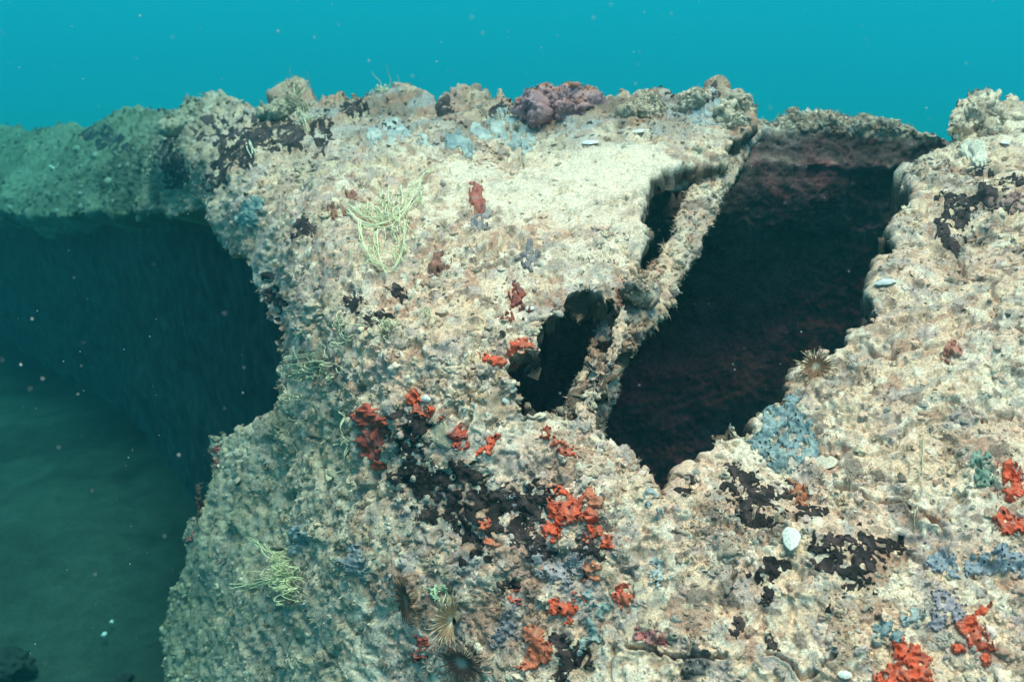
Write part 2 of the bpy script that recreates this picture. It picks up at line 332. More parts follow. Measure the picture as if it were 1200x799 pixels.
# far coaming of the opening: near-vertical rusted plate, crusted top edge, red raised below to offset shade
def vplane(D0, lean=0.0):
    return lambda x, y: (D0 + 0 * x) / (CP + ((399.5 - y) / F) * SP)
COAM = [(545,175,.10),(700,165,.10),(760,158,.10),(862,158,.10),(892,150,.10),(918,150,.10),(938,134,.10),(962,136,.10),(985,144,.10),(1005,146,.10),(1022,136,.10),(1052,142,.10),(1080,150,.10),(1104,160,.10),(1135,168,.10),
        (1230,168,.10),(1230,700,.05),(545,700,.05)]
def cz(x, y):
    # slight bends: a stringer standing proud at y~190, the wall leaning back below it
    D = 2.42 + .00022 * (x - 950) - .015 * np.exp(-((y - 192 - .03 * (x - 950)) / 9.0) ** 2) - .03 * sstep(155, 240, y) + .13 * sstep(250, 430, y) + .03 * np.sin(y / 31 + x / 90)
    return D / (CP + ((399.5 - y) / F) * SP)
CO = skin(530, 1240, 110, 640, 1.6, [COAM], cz, w=9, warp=.7, lump=.75, inward=(0, 1, 0))
v = CO['valid']; p = CO['G'][v].astype(np.float32); yy = CO['YE'][v]; xx = CO['XE'][v]
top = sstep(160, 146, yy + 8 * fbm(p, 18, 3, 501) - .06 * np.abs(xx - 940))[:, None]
dark = np.array((.070, .042, .040), np.float32) + np.array((.15, -.004, -.002), np.float32) * sstep(230, 420, yy + 40 * fbm(p, 5, 3, 509))[:, None] + np.array((.035, .004, .006), np.float32) * sstep(.0, .3, fbm(p, 7, 3, 511))[:, None]  # redder, brighter colour in the deep part makes up for the shading there
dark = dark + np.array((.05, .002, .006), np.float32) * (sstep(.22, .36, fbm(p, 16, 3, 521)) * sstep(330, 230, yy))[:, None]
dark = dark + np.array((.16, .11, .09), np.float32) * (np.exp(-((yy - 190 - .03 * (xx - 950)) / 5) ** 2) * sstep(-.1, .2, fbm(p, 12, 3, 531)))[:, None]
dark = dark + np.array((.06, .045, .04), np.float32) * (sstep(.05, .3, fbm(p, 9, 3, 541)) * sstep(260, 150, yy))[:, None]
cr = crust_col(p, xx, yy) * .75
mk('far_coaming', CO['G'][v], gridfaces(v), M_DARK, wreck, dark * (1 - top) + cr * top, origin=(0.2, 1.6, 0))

# bulkheads that close the hull behind and below (world-space curtain walls, rough and rusted)
def curtain(name, plan, z0, z1, mat, parent, colr, res=.03, amp=.05, seed=1, tops=None):
    plan = np.array(plan, float); s = np.r_[0, np.cumsum(np.hypot(np.diff(plan[:, 0]), np.diff(plan[:, 1])))]
    u = np.linspace(0, s[-1], max(8, int(s[-1] / res))); x = np.interp(u, s, plan[:, 0]); y = np.interp(u, s, plan[:, 1])
    zt = np.full_like(u, z1) if tops is None else np.interp(u, s, tops)
    k = np.linspace(0, 1, max(6, int((z1 - z0) / res)))
    Z = z0 + (zt - z0)[None, :] * k[:, None]
    G = np.stack([np.broadcast_to(x, Z.shape), np.broadcast_to(y, Z.shape), Z], -1)
    n = gnormals(G); pw = G.astype(np.float32)
    G = G + n * (amp * fbm(pw, 3, 5, 601 + seed))[..., None]
    c = np.array(colr, np.float32) * (1 + .3 * fbm(pw, 6, 4, 611)[..., None])
    return mk(name, G.reshape(-1, 3), gridfaces(np.ones(Z.shape, bool)), mat, parent, c.reshape(-1, 3), origin=(0.2, 1.6, 0))
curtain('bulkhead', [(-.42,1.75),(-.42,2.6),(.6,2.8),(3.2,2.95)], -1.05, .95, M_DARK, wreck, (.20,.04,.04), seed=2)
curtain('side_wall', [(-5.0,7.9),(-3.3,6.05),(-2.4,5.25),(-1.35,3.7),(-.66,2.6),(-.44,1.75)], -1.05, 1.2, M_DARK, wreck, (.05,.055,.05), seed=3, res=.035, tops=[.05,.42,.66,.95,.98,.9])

# ------------------------------------------------------------------ seabed
GZ = -.8
def seabed():
    def ax(a, b, n, p): t = np.linspace(-1, 1, n); return (np.sign(t) * np.abs(t) ** p) * (b - a) / 2 + (a + b) / 2
    X, Y = np.meshgrid(ax(-85, 85, 520, 3.0), ax(-85, 85, 520, 3.0) + 2.5)
    p = np.stack([X, Y, X * 0], -1).astype(np.float32)
    z = GZ + .10 * fbm(p, .7, 4, 701) + .02 * fbm(p, 5, 4, 711) - .11 * np.clip(Y - 6, 0, 45) + .002 * np.sin(26 * (Y * .8 + X * .3) + 4 * fbm(p, 1.5, 2, 721)) * sstep(9, 4, np.hypot(X, Y))
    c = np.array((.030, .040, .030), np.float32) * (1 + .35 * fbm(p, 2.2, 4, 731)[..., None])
    c = c * (1 + np.array((3.2, 3.0, 1.6), np.float32) * sstep(6, 15, Y + 2 * fbm(p, .3, 2, 751))[..., None])  # far sand coloured paler to stand in for the pale green water haze
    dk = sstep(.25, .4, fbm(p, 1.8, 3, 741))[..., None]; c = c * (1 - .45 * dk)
    G = np.stack([X, Y, z], -1)
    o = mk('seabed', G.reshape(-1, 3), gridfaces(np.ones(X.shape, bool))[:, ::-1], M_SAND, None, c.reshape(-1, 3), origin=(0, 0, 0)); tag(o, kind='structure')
seabed()

# ------------------------------------------------------------------ haze: the sea water's own scatter
def haze():
    lo, hi = (-80, -78, -7.6), (80, 82, 2.15)
    V = [(x, y, z) for x in (lo[0], hi[0]) for y in (lo[1], hi[1]) for z in (lo[2], hi[2])]
    Fq = [(0,1,3,2),(4,6,7,5),(0,4,5,1),(2,3,7,6),(0,2,6,4),(1,5,7,3)]
    m = bpy.data.materials.new('sea_water_haze'); m.use_nodes = True; N = m.node_tree.nodes; N.clear()
    o_ = N.new('ShaderNodeOutputMaterial'); pv = N.new('ShaderNodeVolumePrincipled'); m.node_tree.links.new(pv.outputs[0], o_.inputs['Volume'])
    pv.inputs['Color'].default_value = HAZE_COL; pv.inputs['Absorption Color'].default_value = HAZE_ABS
    pv.inputs['Density'].default_value = HAZE_DEN; pv.inputs['Anisotropy'].default_value = HAZE_G
    tag(mk('haze', V, np.array(Fq), m, None, smooth=False, origin=(0, 0, 0)), kind='stuff')
HAZE_COL, HAZE_ABS, HAZE_DEN, HAZE_G = (.012, .077, .086, 1), (0, .89, .943, 1), .225, .35
haze()

# ------------------------------------------------------------------ growth on the wreck
HG, HN, X0, Y0 = HU['G'], HU['N0'], HU['x0'], HU['y0']; NY, NX = HU['valid'].shape
COVER = np.zeros((NY, NX), np.float32)           # where sponges already cover the crust
def ij(x, y): return int(np.clip(round((y - Y0) / STEP), 0, NY - 1)), int(np.clip(round((x - X0) / STEP), 0, NX - 1))
def at(x, y, lift=0.0):
    i, j = ij(x, y); return HG[i, j] + HN[i, j] * lift, HN[i, j]
def up2(A):
    B = np.empty((2 * A.shape[0] - 1, 2 * A.shape[1] - 1) + A.shape[2:], A.dtype)
    B[::2, ::2] = A; B[1::2, ::2] = (A[:-1] + A[1:]) / 2; B[:, 1::2] = (B[:, :-2:2] + B[:, 2::2]) / 2
    return B
def patch(name, blobs, col, T, seed, label, cat, group, rag=4.0, edge=6.0, mat=None, holes=0, hr=2.2, col2=None, lump=.3, cover=1.0, grow=1.18, hcol=(.03, .015, .015), smooth_base=0.0, perf=0.0):
    B = np.array(blobs, float); B[:, 2] *= grow; m = 14
    i0, j0 = ij((B[:, 0] - B[:, 2]).min() - m, (B[:, 1] - B[:, 2]).min() - m); i1, j1 = ij((B[:, 0] + B[:, 2]).max() + m, (B[:, 1] + B[:, 2]).max() + m)
    sl = (slice(i0, i1 + 1), slice(j0, j1 + 1)); X, Y = HU['X'][sl], HU['Y'][sl]
    G, N_, V_ = HG[sl], HN[sl], HU['valid'][sl].astype(float)
    if smooth_base:
        Gs = G.copy()
        for _ in range(int(smooth_base)):
            Gp = np.pad(Gs, ((1, 1), (1, 1), (0, 0)), 'edge'); Gs = (Gp[:-2, 1:-1] + Gp[2:, 1:-1] + Gp[1:-1, :-2] + Gp[1:-1, 2:]) / 4
        G = G * .25 + Gs * .75
    X, Y, G, N_, V_ = up2(X), up2(Y), up2(G), up2(N_), up2(V_)
    X, Y, G, N_, V_ = up2(X), up2(Y), up2(G), up2(N_), up2(V_)
    zs = HU['Z'][sl].mean() / 1.3
    f = np.full(X.shape, -99.)
    for x, y, r in B: f = np.maximum(f, r - np.hypot(X - x, Y - y)) + .25 * np.exp(-np.abs(f - (r - np.hypot(X - x, Y - y))) / 2)
    pp = np.stack([X, Y, X * 0 + seed * 3.1], -1)
    f = f + rag * (vnoise(pp, 1 / 9, seed) * .9 + vnoise(pp, 1 / 4, seed + 2) * .75 + vnoise(pp, 1 / 2, seed + 3) * .4)
    if perf: f = np.minimum(f, (perf - (vnoise(pp, 1 / 8.5, seed + 31) * .75 + vnoise(pp, 1 / 3.6, seed + 33) * .35)) * 14)
    ok = (f > -.8) & (V_ > .99)
    if ok.sum() < 20: return None
    k = np.clip(f / edge, 0, 1); pw = G.astype(np.float32)
    w1, v1 = worley(pw, 90 / zs, seed)
    h = T * np.sqrt(k * (2 - k)) * (1 + lump * fbm(pw, 60 / zs, 3, seed + 5) + lump * .9 * (.5 - w1)) - .0015 * (f < .4)
    C_ = np.broadcast_to(np.array(col, np.float32), G.shape).copy()
    if col2 is not None: C_ = C_ + (np.array(col2, np.float32) - C_) * sstep(-.05, .3, fbm(pw, 55 / zs, 3, seed + 9))[..., None]
    C_ = C_ * (1 + .25 * fbm(pw, 120 / zs, 2, seed + 11))[..., None]
    cand = np.argwhere(f > hr * 1.1) if holes else []
    rr = np.random.default_rng(seed); done = []
    for _ in range(holes * 6):
        if len(done) >= holes or not len(cand): break
        a, b = cand[rr.integers(len(cand))]; x, y = X[a, b], Y[a, b]
        if any(np.hypot(x - q[0], y - q[1]) < hr * 2.6 for q in done): continue
        done.append((x, y)); r = hr * rr.uniform(.6, 1.25); d = np.hypot(X - x, (Y - y) * rr.uniform(.9, 1.3)) / r
        h = h + .0016 * zs * hr * np.exp(-((d - 1.25) / .4) ** 2) * .55 - .0028 * zs * hr * sstep(1.0, .5, d)
        t_ = sstep(1.0, .75, d)[..., None]; C_ = C_ * (1 - t_) + np.array(hcol, np.float32) * t_
    G = G + N_ * h[..., None]
    o = mk(name, G[ok], gridfaces(ok), mat or M_SPONGE, None, C_[ok])
    tag(o, label, cat, group)
    ci = (f[::4, ::4] > 0); COVER[sl] = np.maximum(COVER[sl], ci * cover)
    return o
RED, RED2, DULL = (.62, .085, .03), (.56, .13, .06), (.25, .055, .035)
G_R = 'orange red sponges encrusting the wreck'
REDS = [
 ([(425,490,12),(440,500,12),(432,520,14),(437,545,5)], (.40,.06,.03), 'large dull red sponge left of the tall black patch, below the pale shoulder'),
 ([(482,465,6),(490,478,9),(503,482,6),(512,492,4)], RED, 'orange red sponge just above the tall black patch, with a white shell fleck'),
 ([(537,508,7),(541,522,6)], (.42,.06,.03), 'small upright red sponge right of the smooth tan hollow'),
 ([(575,512,5),(583,508,4),(565,530,5),(572,524,3)], RED, 'scattered small red sponge bits right of the upright red one'),
 ([(570,415,6),(580,420,6),(592,424,4)], RED, 'red sponge at the left tip of the small opening'),
 ([(606,412,8),(618,400,7),(600,420,5)], RED, 'red sponge on the upper lip of the small opening'),
 ([(641,507,6)], (.42,.07,.03), 'round red sponge dot below the small opening'),
 ([(657,520,6),(662,531,7)], RED, 'red sponge blob a little below and right of the round red dot'),
 ([(655,578,8),(662,588,7),(650,600,7),(672,600,12),(660,608,9),(690,608,7),(648,622,9),(688,628,5)], RED, 'largest bright red sponge, centre of the lower hull beside black patches'),
 ([(694,582,6),(698,593,6)], RED2, 'small orange red sponge upper right of the largest bright red one'),
 ([(700,628,7),(711,636,7)], RED, 'red sponge lower right of the largest bright red one'),
 ([(568,618,6),(575,632,6)], RED2, 'pinkish orange sponge strip among the black patches'),
 ([(650,715,7),(663,716,11),(672,705,6)], RED, 'bright red star shaped sponge left of the blue grey streak'),
 ([(728,695,6),(733,706,8)], RED, 'bright red sponge right of the blue grey streak'),
 ([(622,742,9),(630,762,11),(618,775,7)], RED2, 'broad mottled red sponge at the bottom, right of the brown feather worm'),
 ([(692,668,8),(700,678,5)], RED2, 'speckled red sponge above the blue grey streak'),
 ([(608,701,5)], RED, 'tiny round red sponge right of the fanned feather worm'),
 ([(1178,548,7),(1190,556,6),(1187,571,8)], RED, 'red sponge near the right edge beside the green sponge'),
 ([(1180,602,9),(1192,606,8),(1183,612,6)], RED, 'smooth bright red sponge at the right edge above the blue band'),
 ([(1133,730,9),(1145,745,10),(1125,755,7),(1150,706,5)], RED, 'red sponge with one big pore in the lower right corner'),
 ([(1155,770,6),(1160,757,5)], RED, 'small red sponge below the one with the big pore'),
 ([(1055,760,9),(1075,770,12),(1050,788,12),(1078,793,14),(1038,795,9)], RED, 'widest red sponge at the bottom edge of the lower right'),
 ([(930,560,6),(938,573,6),(925,556,4)], (.42,.13,.06), 'dull orange sponge just below the blue sponge on the right hull'),
 ([(605,345,8),(612,358,5),(598,366,6)], DULL, 'brownish red crust patch above the small opening'),
 ([(557,230,8),(561,241,5)], (.36,.09,.06), 'faded red sponge patch high on the pale deck'),
 ([(733,338,7),(741,346,5)], (.34,.08,.04), 'dark red sponge on the torn bracket between the openings'),
 ([(1118,418,6),(1112,426,4)], (.42,.16,.11), 'faint pink red patch on the right hull slope'),
 ([(748,745,6),(762,748,7),(775,752,4)], (.40,.10,.09), 'pink red sliver low on the hull right of the red sponges'),
 ([(497,752,6),(490,767,6)], (.30,.05,.03), 'dull dark red sponge beside the brown feather worms'),
 ([(412,238,5),(398,252,6)], (.26,.10,.06), 'small rust brown patch left of the big yellow tangle'),
 ([(508,300,6),(518,297,5)], (.28,.11,.07), 'small rust brown patch right of the big yellow tangle'),
 ([(250,530,6),(256,540,5)], (.36,.06,.05), 'hazy dark red sponge on the upper left of the lower hull edge'),
 ([(228,628,6),(222,634,4)], (.36,.06,.05), 'hazy dark red sponge on the far left hull edge'),
]
for k, (b, c, l) in enumerate(REDS):
    big = sum(q[2] for q in b) > 22
    patch('red_sponge', b, c, .0060, 1000 + 17 * k, l, 'sponge', G_R, rag=5.2, perf=.42, smooth_base=2, grow=1.36, edge=4, holes=(1 if not big else 3), hr=1.9, col2=(c[0] * .8, c[1] * 1.1 + .02, c[2] + .03), lump=.8, cover=.6, hcol=(c[0] * .2, c[1] * .2, c[2] * .3))
BLK, BLK2 = (.017, .010, .009), (.060, .036, .034)
G_B = 'black sponges encrusting the wreck'
BLACKS = [  # sponges, plus black patches painted for dark holes and pockets in the crust
 ([(198,188,13),(208,206,11),(193,172,8)], 'black sponge on the left shoulder nearest the blue shade'),
 ([(240,155,12),(262,165,14),(285,150,15),(315,150,14),(345,155,13),(375,157,11),(282,182,13),(262,200,11),(250,214,8),(304,168,9)], 'longest black sponge band along the upper left shoulder'),
 ([(410,348,9),(404,344,6)], 'round black patch left of the small yellow tuft'),
 ([(438,364,8),(450,360,6),(432,368,5)], 'oval black patch just above the small yellow tuft'),
 ([(461,327,5),(465,336,4)], 'narrow black fleck below the big yellow tangle'),
 ([(472,498,11),(488,500,10),(476,515,12),(480,535,12),(474,550,11),(488,558,7)], 'tall black sponge patch right of the large dull red sponge'),
 ([(510,562,10),(535,565,15),(552,578,15),(525,585,12),(560,600,12),(580,590,12),(600,583,11),(585,610,12),(605,612,10),(620,600,12),(615,628,10),(632,642,9),(530,602,11),(500,600,8),(548,622,8),(495,580,7)], 'largest ragged black sponge across the middle of the lower hull'),
 ([(640,583,10),(655,575,5),(628,575,7)], 'black sponge touching the left of the largest bright red sponge'),
 ([(690,648,9),(703,652,7),(680,640,6)], 'black sponge just below the largest bright red sponge'),
 ([(655,750,8),(665,773,11),(680,762,8),(657,790,9),(690,775,6)], 'black sponge at the bottom right of the broad mottled red sponge'),
 ([(592,690,7),(602,683,6)], 'small black flecks above the tiny round red sponge'),
 ([(545,660,5),(560,645,6),(575,655,4)], 'small black flecks under the largest ragged black sponge'),
 ([(862,560,8),(880,572,9),(858,582,7),(895,595,11),(885,615,10),(905,610,8),(902,582,8),(926,575,7),(870,600,7)], 'ragged black sponge below the blue sponge on the right hull'),
 ([(940,590,6),(955,600,8),(965,598,5),(938,606,4)], 'small black sponge between the two large black ones on the right'),
 ([(975,650,13),(990,660,13),(1010,642,13),(1020,630,9),(1036,630,8),(1050,625,5),(1015,665,12),(1000,682,9),(963,660,9)], 'solid black sponge right of the white oval shell'),
 ([(880,678,4),(888,683,5),(905,672,7),(920,668,5),(905,680,4)], 'thin black sponge strip below the white oval shell'),
 ([(902,700,6),(896,706,4)], 'small black sponge under the thin black strip'),
 ([(867,735,7),(863,742,4)], 'lone black dot low on the right hull'),
 ([(904,752,5),(905,760,4)], 'small upright black fleck low on the right hull'),
 ([(806,581,6),(796,585,5),(813,573,5),(787,580,4)], 'black patch painted for the shade of an arched notch at the lower corner of the big opening'),
 ([(1115,240,9),(1130,250,11),(1110,260,7),(1145,240,8),(1160,238,10),(1174,236,8)], 'black sponge and painted dark pocket around the pink boulder on the upper right'),
 ([(1160,200,6),(1180,216,6),(1195,222,6),(1146,196,6)], 'black knobs above the pink boulder on the upper right'),
 ([(1106,273,6),(1118,284,7),(1125,275,4)], 'black patch painted for the shade of a cavity left of and below the pink boulder'),
 ([(524,124,8),(515,120,5)], 'black clump on the ridge left of the pink mound'),
 ([(410,120,9),(422,124,7)], 'black clump on the ridge between the two yellow tufts'),
 ([(584,124,6),(575,130,5),(596,126,5)], 'black clump on the ridge touching the pink mound'),
 ([(820,108,8),(832,112,7),(812,114,5)], 'black clump on the right end of the ridge'),
 ([(790,107,5),(788,112,4)], 'small upright black knob right of the cream mound'),
 ([(470,148,7),(457,147,6)], 'low black streak on the deck behind the pale blue crust'),
 ([(356,268,8),(346,276,5)], 'dark patch on the left shoulder left of the big yellow tangle'),
 ([(312,340,8),(318,355,7),(308,325,6)], 'dark growth hanging on the left overhang of the shoulder'),
 ([(975,714,5),(979,712,4)], 'tiny round black dot below the solid black sponge'),
 ([(120,162,10),(138,170,9),(105,156,7)], 'dark hazy clump on the distant left ledge'),
]
for k, (b, l) in enumerate(BLACKS):
    n = 'hole_shade_patch' if ('notch' in l or 'cavity' in l or 'pits' in l) else 'black_sponge'  # holes not modelled here: their shade is laid on as a black patch
    patch(n, b, BLK, .0030, 3000 + 19 * k, l, 'sponge', G_B, holes=(9 if len(b) > 5 else 1), hr=1.6, hcol=(.008, .006, .006), rag=(10 if len(b) > 5 else 5), edge=4, perf=(.36 if len(b) > 5 else .5), smooth_base=2, grow=(1.5 if len(b) > 5 else 1.3), mat=M_BLACK, col2=BLK2, lump=.7, cover=.6)
BLU, BLU2, MAU = (.17, .27, .31), (.30, .38, .40), (.28, .27, .33)
G_U = 'blue grey sponges encrusting the wreck'
BLUES = [
 ([(905,490,12),(925,490,11),(940,500,11),(930,520,13),(905,525,11),(893,515,8),(946,520,9),(930,468,6),(915,535,7)], BLU, 26, 'large blue sponge with dark pores beside the lower right of the big opening'),
 ([(1100,645,12),(1118,655,8),(1140,652,7)], (.22,.29,.37), 8, 'blue sponge at the left end of the band in the lower right'),
 ([(1160,648,8),(1177,645,11),(1195,650,11)], (.22,.29,.37), 9, 'blue sponge running out of the right edge below the smooth red one'),
 ([(1075,715,7),(1062,718,6)], BLU2, 2, 'small pale blue sponge above the widest red sponge'),
 ([(1035,733,8),(1045,745,7),(1030,745,6)], BLU, 3, 'small blue sponge at the upper left of the widest red sponge'),
 ([(1150,534,8),(1152,551,7)], (.15,.27,.22), 2, 'green sponge column left of the red sponge near the right edge'),
 ([(640,665,9),(655,671,11),(675,660,8),(630,655,6)], (.27,.27,.32), 4, 'mauve grey sponge below the largest ragged black sponge'),
 ([(688,697,5),(695,715,7),(692,741,6),(706,708,5),(684,757,6),(690,728,5)], (.24,.33,.33), 2, 'smooth blue grey streak running down between two bright red sponges'),
 ([(758,596,7),(768,610,5)], BLU2, 3, 'pale blue sponge under the bottom corner of the big opening'),
 ([(770,661,5),(766,674,5),(764,688,4)], BLU2, 1, 'small pale blue drip shaped sponge on the cream lower hull'),
 ([(352,630,11),(345,642,7)], (.17,.24,.27), 3, 'hazy blue sponge above the yellow clump on the left face'),
 ([(1108,700,11),(1120,714,9),(1100,725,9)], MAU, 12, 'lilac porous sponge between the blue band and the lower right reds'),
 ([(460,155,12),(445,166,9),(477,160,7),(492,170,6)], BLU2, 3, 'pale blue crust on the deck left of centre behind the yellow tangle'),
 ([(600,148,14),(582,141,9),(617,156,9),(560,150,7)], BLU2, 3, 'pale blue crust on the deck just below the pink mound'),
 ([(832,124,11),(815,132,9),(845,132,7)], (.22,.30,.36), 3, 'pale blue grey crust at the right end of the ridge'),
 ([(545,172,8),(530,169,6)], BLU, 2, 'faint blue patch in the middle of the far deck'),
 ([(815,762,8),(822,775,8),(809,779,7)], (.10,.10,.095), 5, 'dark grey knobbly sponge low on the hull right of centre'),
 ([(625,298,8),(618,304,6)], (.17,.17,.19), 2, 'dark grey patch in the middle of the pale deck'),
 ([(560,262,8),(567,258,6)], (.19,.19,.21), 1, 'grey patch below the faded red one high on the deck'),
 ([(600,580,6),(603,570,5)], (.18,.22,.27), 2, 'blue grey tuft among the largest black sponge'),
 ([(595,735,7),(580,748,6)], (.16,.17,.21), 3, 'blue grey sponge left of the broad mottled red sponge'),
 ([(290,255,9),(298,240,6)], (.15,.26,.26), 0, 'teal growth under the left shoulder'),
 ([(425,655,9),(430,665,6)], (.20,.24,.27), 2, 'hazy grey blue patch left of the brown feather worms'),
]
for k, (b, c, hn, l) in enumerate(BLUES):
    patch('blue_sponge', b, (c[0] * .9 + .03, c[1] * .82 + .02, c[2] * .74 + .02), .0048, 5000 + 23 * k, l, 'sponge', G_U, rag=7, perf=.40, smooth_base=2, grow=1.36, edge=5, col2=(c[0] * 1.2 + .08, c[1] * 1.05 + .06, c[2] * .9 + .05), holes=hn, hr=1.5, lump=.8, cover=.6, hcol=(.05, .06, .07), mat=M_SPONGE)
# mounds and knolls that break the skyline
MOUNDS = [
 ('pale_slab', [(1136,172,11),(1146,182,10)], (.62,.56,.44), (.68,.60,.48), .009, 'smooth pale slab below the jagged knoll at the upper right', 'slab'),
 ('tan_hollow', [(515,508,11),(522,518,8)], (.50,.36,.24), (.46,.38,.26), .004, 'smooth tan sponge between the tall black patch and the upright red one', 'sponge'),
]
for k, (n, b, c, c2, T, l, cat) in enumerate(MOUNDS):
    patch('tan_sponge' if n == 'tan_hollow' else n, b, c, T, 7000 + 29 * k, l, cat, None, rag=3, edge=6, col2=c2, lump=.15, cover=.9, mat=M_CRUST if cat != 'sponge' else M_SPONGE, smooth_base=6)
import bmesh
def ico(sub):
    bm = bmesh.new(); bmesh.ops.create_icosphere(bm, subdivisions=sub, radius=1); V = np.array([v.co[:] for v in bm.verts]); Fc = np.array([[v.index for v in f.verts] for f in bm.faces]); bm.free(); return V, Fc
MOUNDPTS = []
def mound(name, lobes, col, col2, seed, label, cat, sub=6, rough=1.0, mat=None, tips=None, sq=.8, crust=0.0, group=None):
    """one continuous lobed body: lobes are (pixel x, pixel y, radius px, depth offset m) around the skin depth at the first lobe"""
    x0, y0 = lobes[0][:2]; z0 = HU['Z'][ij(x0, max(y0, 118))]; s = z0 / F
    kr = .82 if name == 'encrusted_knoll' and y0 < 150 else 1.0
    Cs = np.array([P(x, y + (4 if kr < 1 else 0), z0 + dz) for x, y, r, dz in lobes]); Rs = np.array([r * s * kr for x, y, r, dz in lobes]); c0 = (Cs * Rs[:, None]).sum(0) / Rs.sum(); c0[2] = Cs[:, 2].min() - .3 * Rs.mean()
    D, Fc = ico(sub); rad = np.full(len(D), Rs.min() * .55); who = np.zeros(len(D), int)
    for k, (c, r) in enumerate(zip(Cs, Rs)):
        oc = c - c0; bq = D @ oc; disc = bq ** 2 - (oc @ oc - r * r); e = np.where(disc > 0, bq + np.sqrt(np.maximum(disc, 0)), 0); m = e > rad; rad = np.where(m, e, rad); who[m] = k
    V = c0 + D * rad[:, None]; V = V.astype(np.float32)
    for _ in range(2):                                   # relax the creases a little
        acc = V.copy(); cnt = np.ones(len(V))
        for a, b in ((0, 1), (1, 2), (2, 0)):
            np.add.at(acc, Fc[:, a], V[Fc[:, b]]); np.add.at(cnt, Fc[:, a], 1)
        V = (acc / cnt[:, None]).astype(np.float32)
    zs = z0 / 1.3; w1, v1 = worley(V, 60 / zs, seed); w2, _ = worley(V, 150 / zs, seed + 1)
    h = (.010 * fbm(V, 22 / zs, 3, seed + 2) + .008 * (.5 - w1) * (.4 + v1) + .004 * (.5 - w2) + .005 * fbm(V, 90 / zs, 3, seed + 3)) * rough * zs
    pv = V + D * h[:, None]
    c = np.broadcast_to(np.array(col, np.float32), V.shape) * 1.0; c = c + (np.array(col2, np.float32) - c) * sstep(-.1, .3, fbm(V, 40 / zs, 3, seed + 5))[:, None]
    if crust: c = c * (1 - crust) + crust_col(V * 1.7, np.full(len(V), 700.), np.full(len(V), 400.)) * crust
    if tips is not None:
        up = ((V - Cs[who]) / Rs[who][:, None])[:, 2]; t = (sstep(.55, .95, up) * sstep(-.15, .2, fbm(V, 30 / zs, 2, seed + 7)))[:, None]; c = c * (1 - t) + np.array(tips, np.float32) * t
    o = mk(name, pv, Fc, mat or M_CRUST, None, c); tag(o, label, cat, group)
    k = D[:, 2] > -.3; MOUNDPTS.append((pv[k], D[k], c[k]))
mound('sponge_mound', [(655,124,17,0),(624,124,17,-.02),(640,114,14,.01),(668,114,15,0),(690,118,15,-.01),(704,122,10,0),(632,134,13,-.05),(664,132,13,-.05),(610,128,10,-.02),(678,128,14,-.03)], (.30,.17,.19), (.38,.20,.20), 71, 'pink lobed sponge mound standing on the ridge', 'sponge', tips=(.42,.17,.11), rough=1.15, mat=M_SPONGE)
G_K = 'encrusted knolls along the ridge'
mound('encrusted_knoll', [(756,130,21,.02),(738,130,14,0),(774,128,14,.02),(756,116,11,.03)], (.34,.28,.20), (.46,.40,.29), 73, 'rounded cream brown knoll on the ridge right of the pink mound', 'growth', crust=.4, group=G_K)
mound('encrusted_knoll', [(862,126,17,0),(874,122,12,.0),(850,132,13,-.02),(866,140,12,-.04)], (.42,.38,.29), (.55,.50,.38), 74, 'pale knoll at the right end of the ridge above the opening', 'growth', crust=.5, group=G_K)
mound('encrusted_knoll', [(815,120,17,0),(832,114,13,.02),(800,124,12,0)], (.30,.27,.22), (.40,.38,.32), 79, 'mottled blue grey knoll between the cream one and the pale one', 'growth', crust=.5, group=G_K)
mound('encrusted_knoll', [(344,124,17,0),(328,128,13,-.03),(362,128,12,0),(346,112,9,0),(312,130,10,0)], (.27,.25,.17), (.38,.36,.25), 75, 'dull green knoll on the ridge under the upright yellow strands', 'growth', crust=.3, group=G_K)
mound('encrusted_knoll', [(228,142,20,0),(252,136,15,.05),(202,146,15,0),(228,126,10,0),(276,134,12,.05)], (.24,.23,.17), (.34,.33,.24), 76, 'broad hazy knoll at the left end of the ridge', 'growth', crust=.3, group=G_K)
mound('encrusted_knoll', [(1145,140,17,0),(1136,126,11,0),(1160,134,15,0),(1184,142,16,0),(1202,138,15,0),(1126,146,13,-.02),(1150,124,9,0),(1122,162,11,-.02),(1160,152,15,-.03)], (.42,.33,.25), (.56,.47,.35), 77, 'jagged cream knoll at the upper right against open water', 'growth', crust=.6, rough=1.4, group=G_K)
mound('encrusted_knoll', [(858,652,11,-.004),(852,646,8,-.004),(866,656,8,-.004)], (.34,.29,.22), (.24,.20,.16), 88, 'small rounded brown lump left of the white oval shell', 'growth', sub=5, rough=.7, crust=.4)
mound('pink_boulder', [(1186,252,24,.03),(1196,268,22,.02),(1174,262,17,.03)], (.33,.20,.18), (.40,.27,.23), 78, 'rounded pinkish brown boulder at the upper right edge', 'boulder', rough=.7)
mound('encrusted_knoll', [(1080,205,16,.02),(1096,195,15,.02),(1072,225,13,.0),(1094,222,13,0)], (.42,.30,.25), (.54,.43,.33), 80, 'pinkish knobbly knoll at the upper right corner of the big opening', 'growth', crust=.5, rough=1.2, group=G_K)

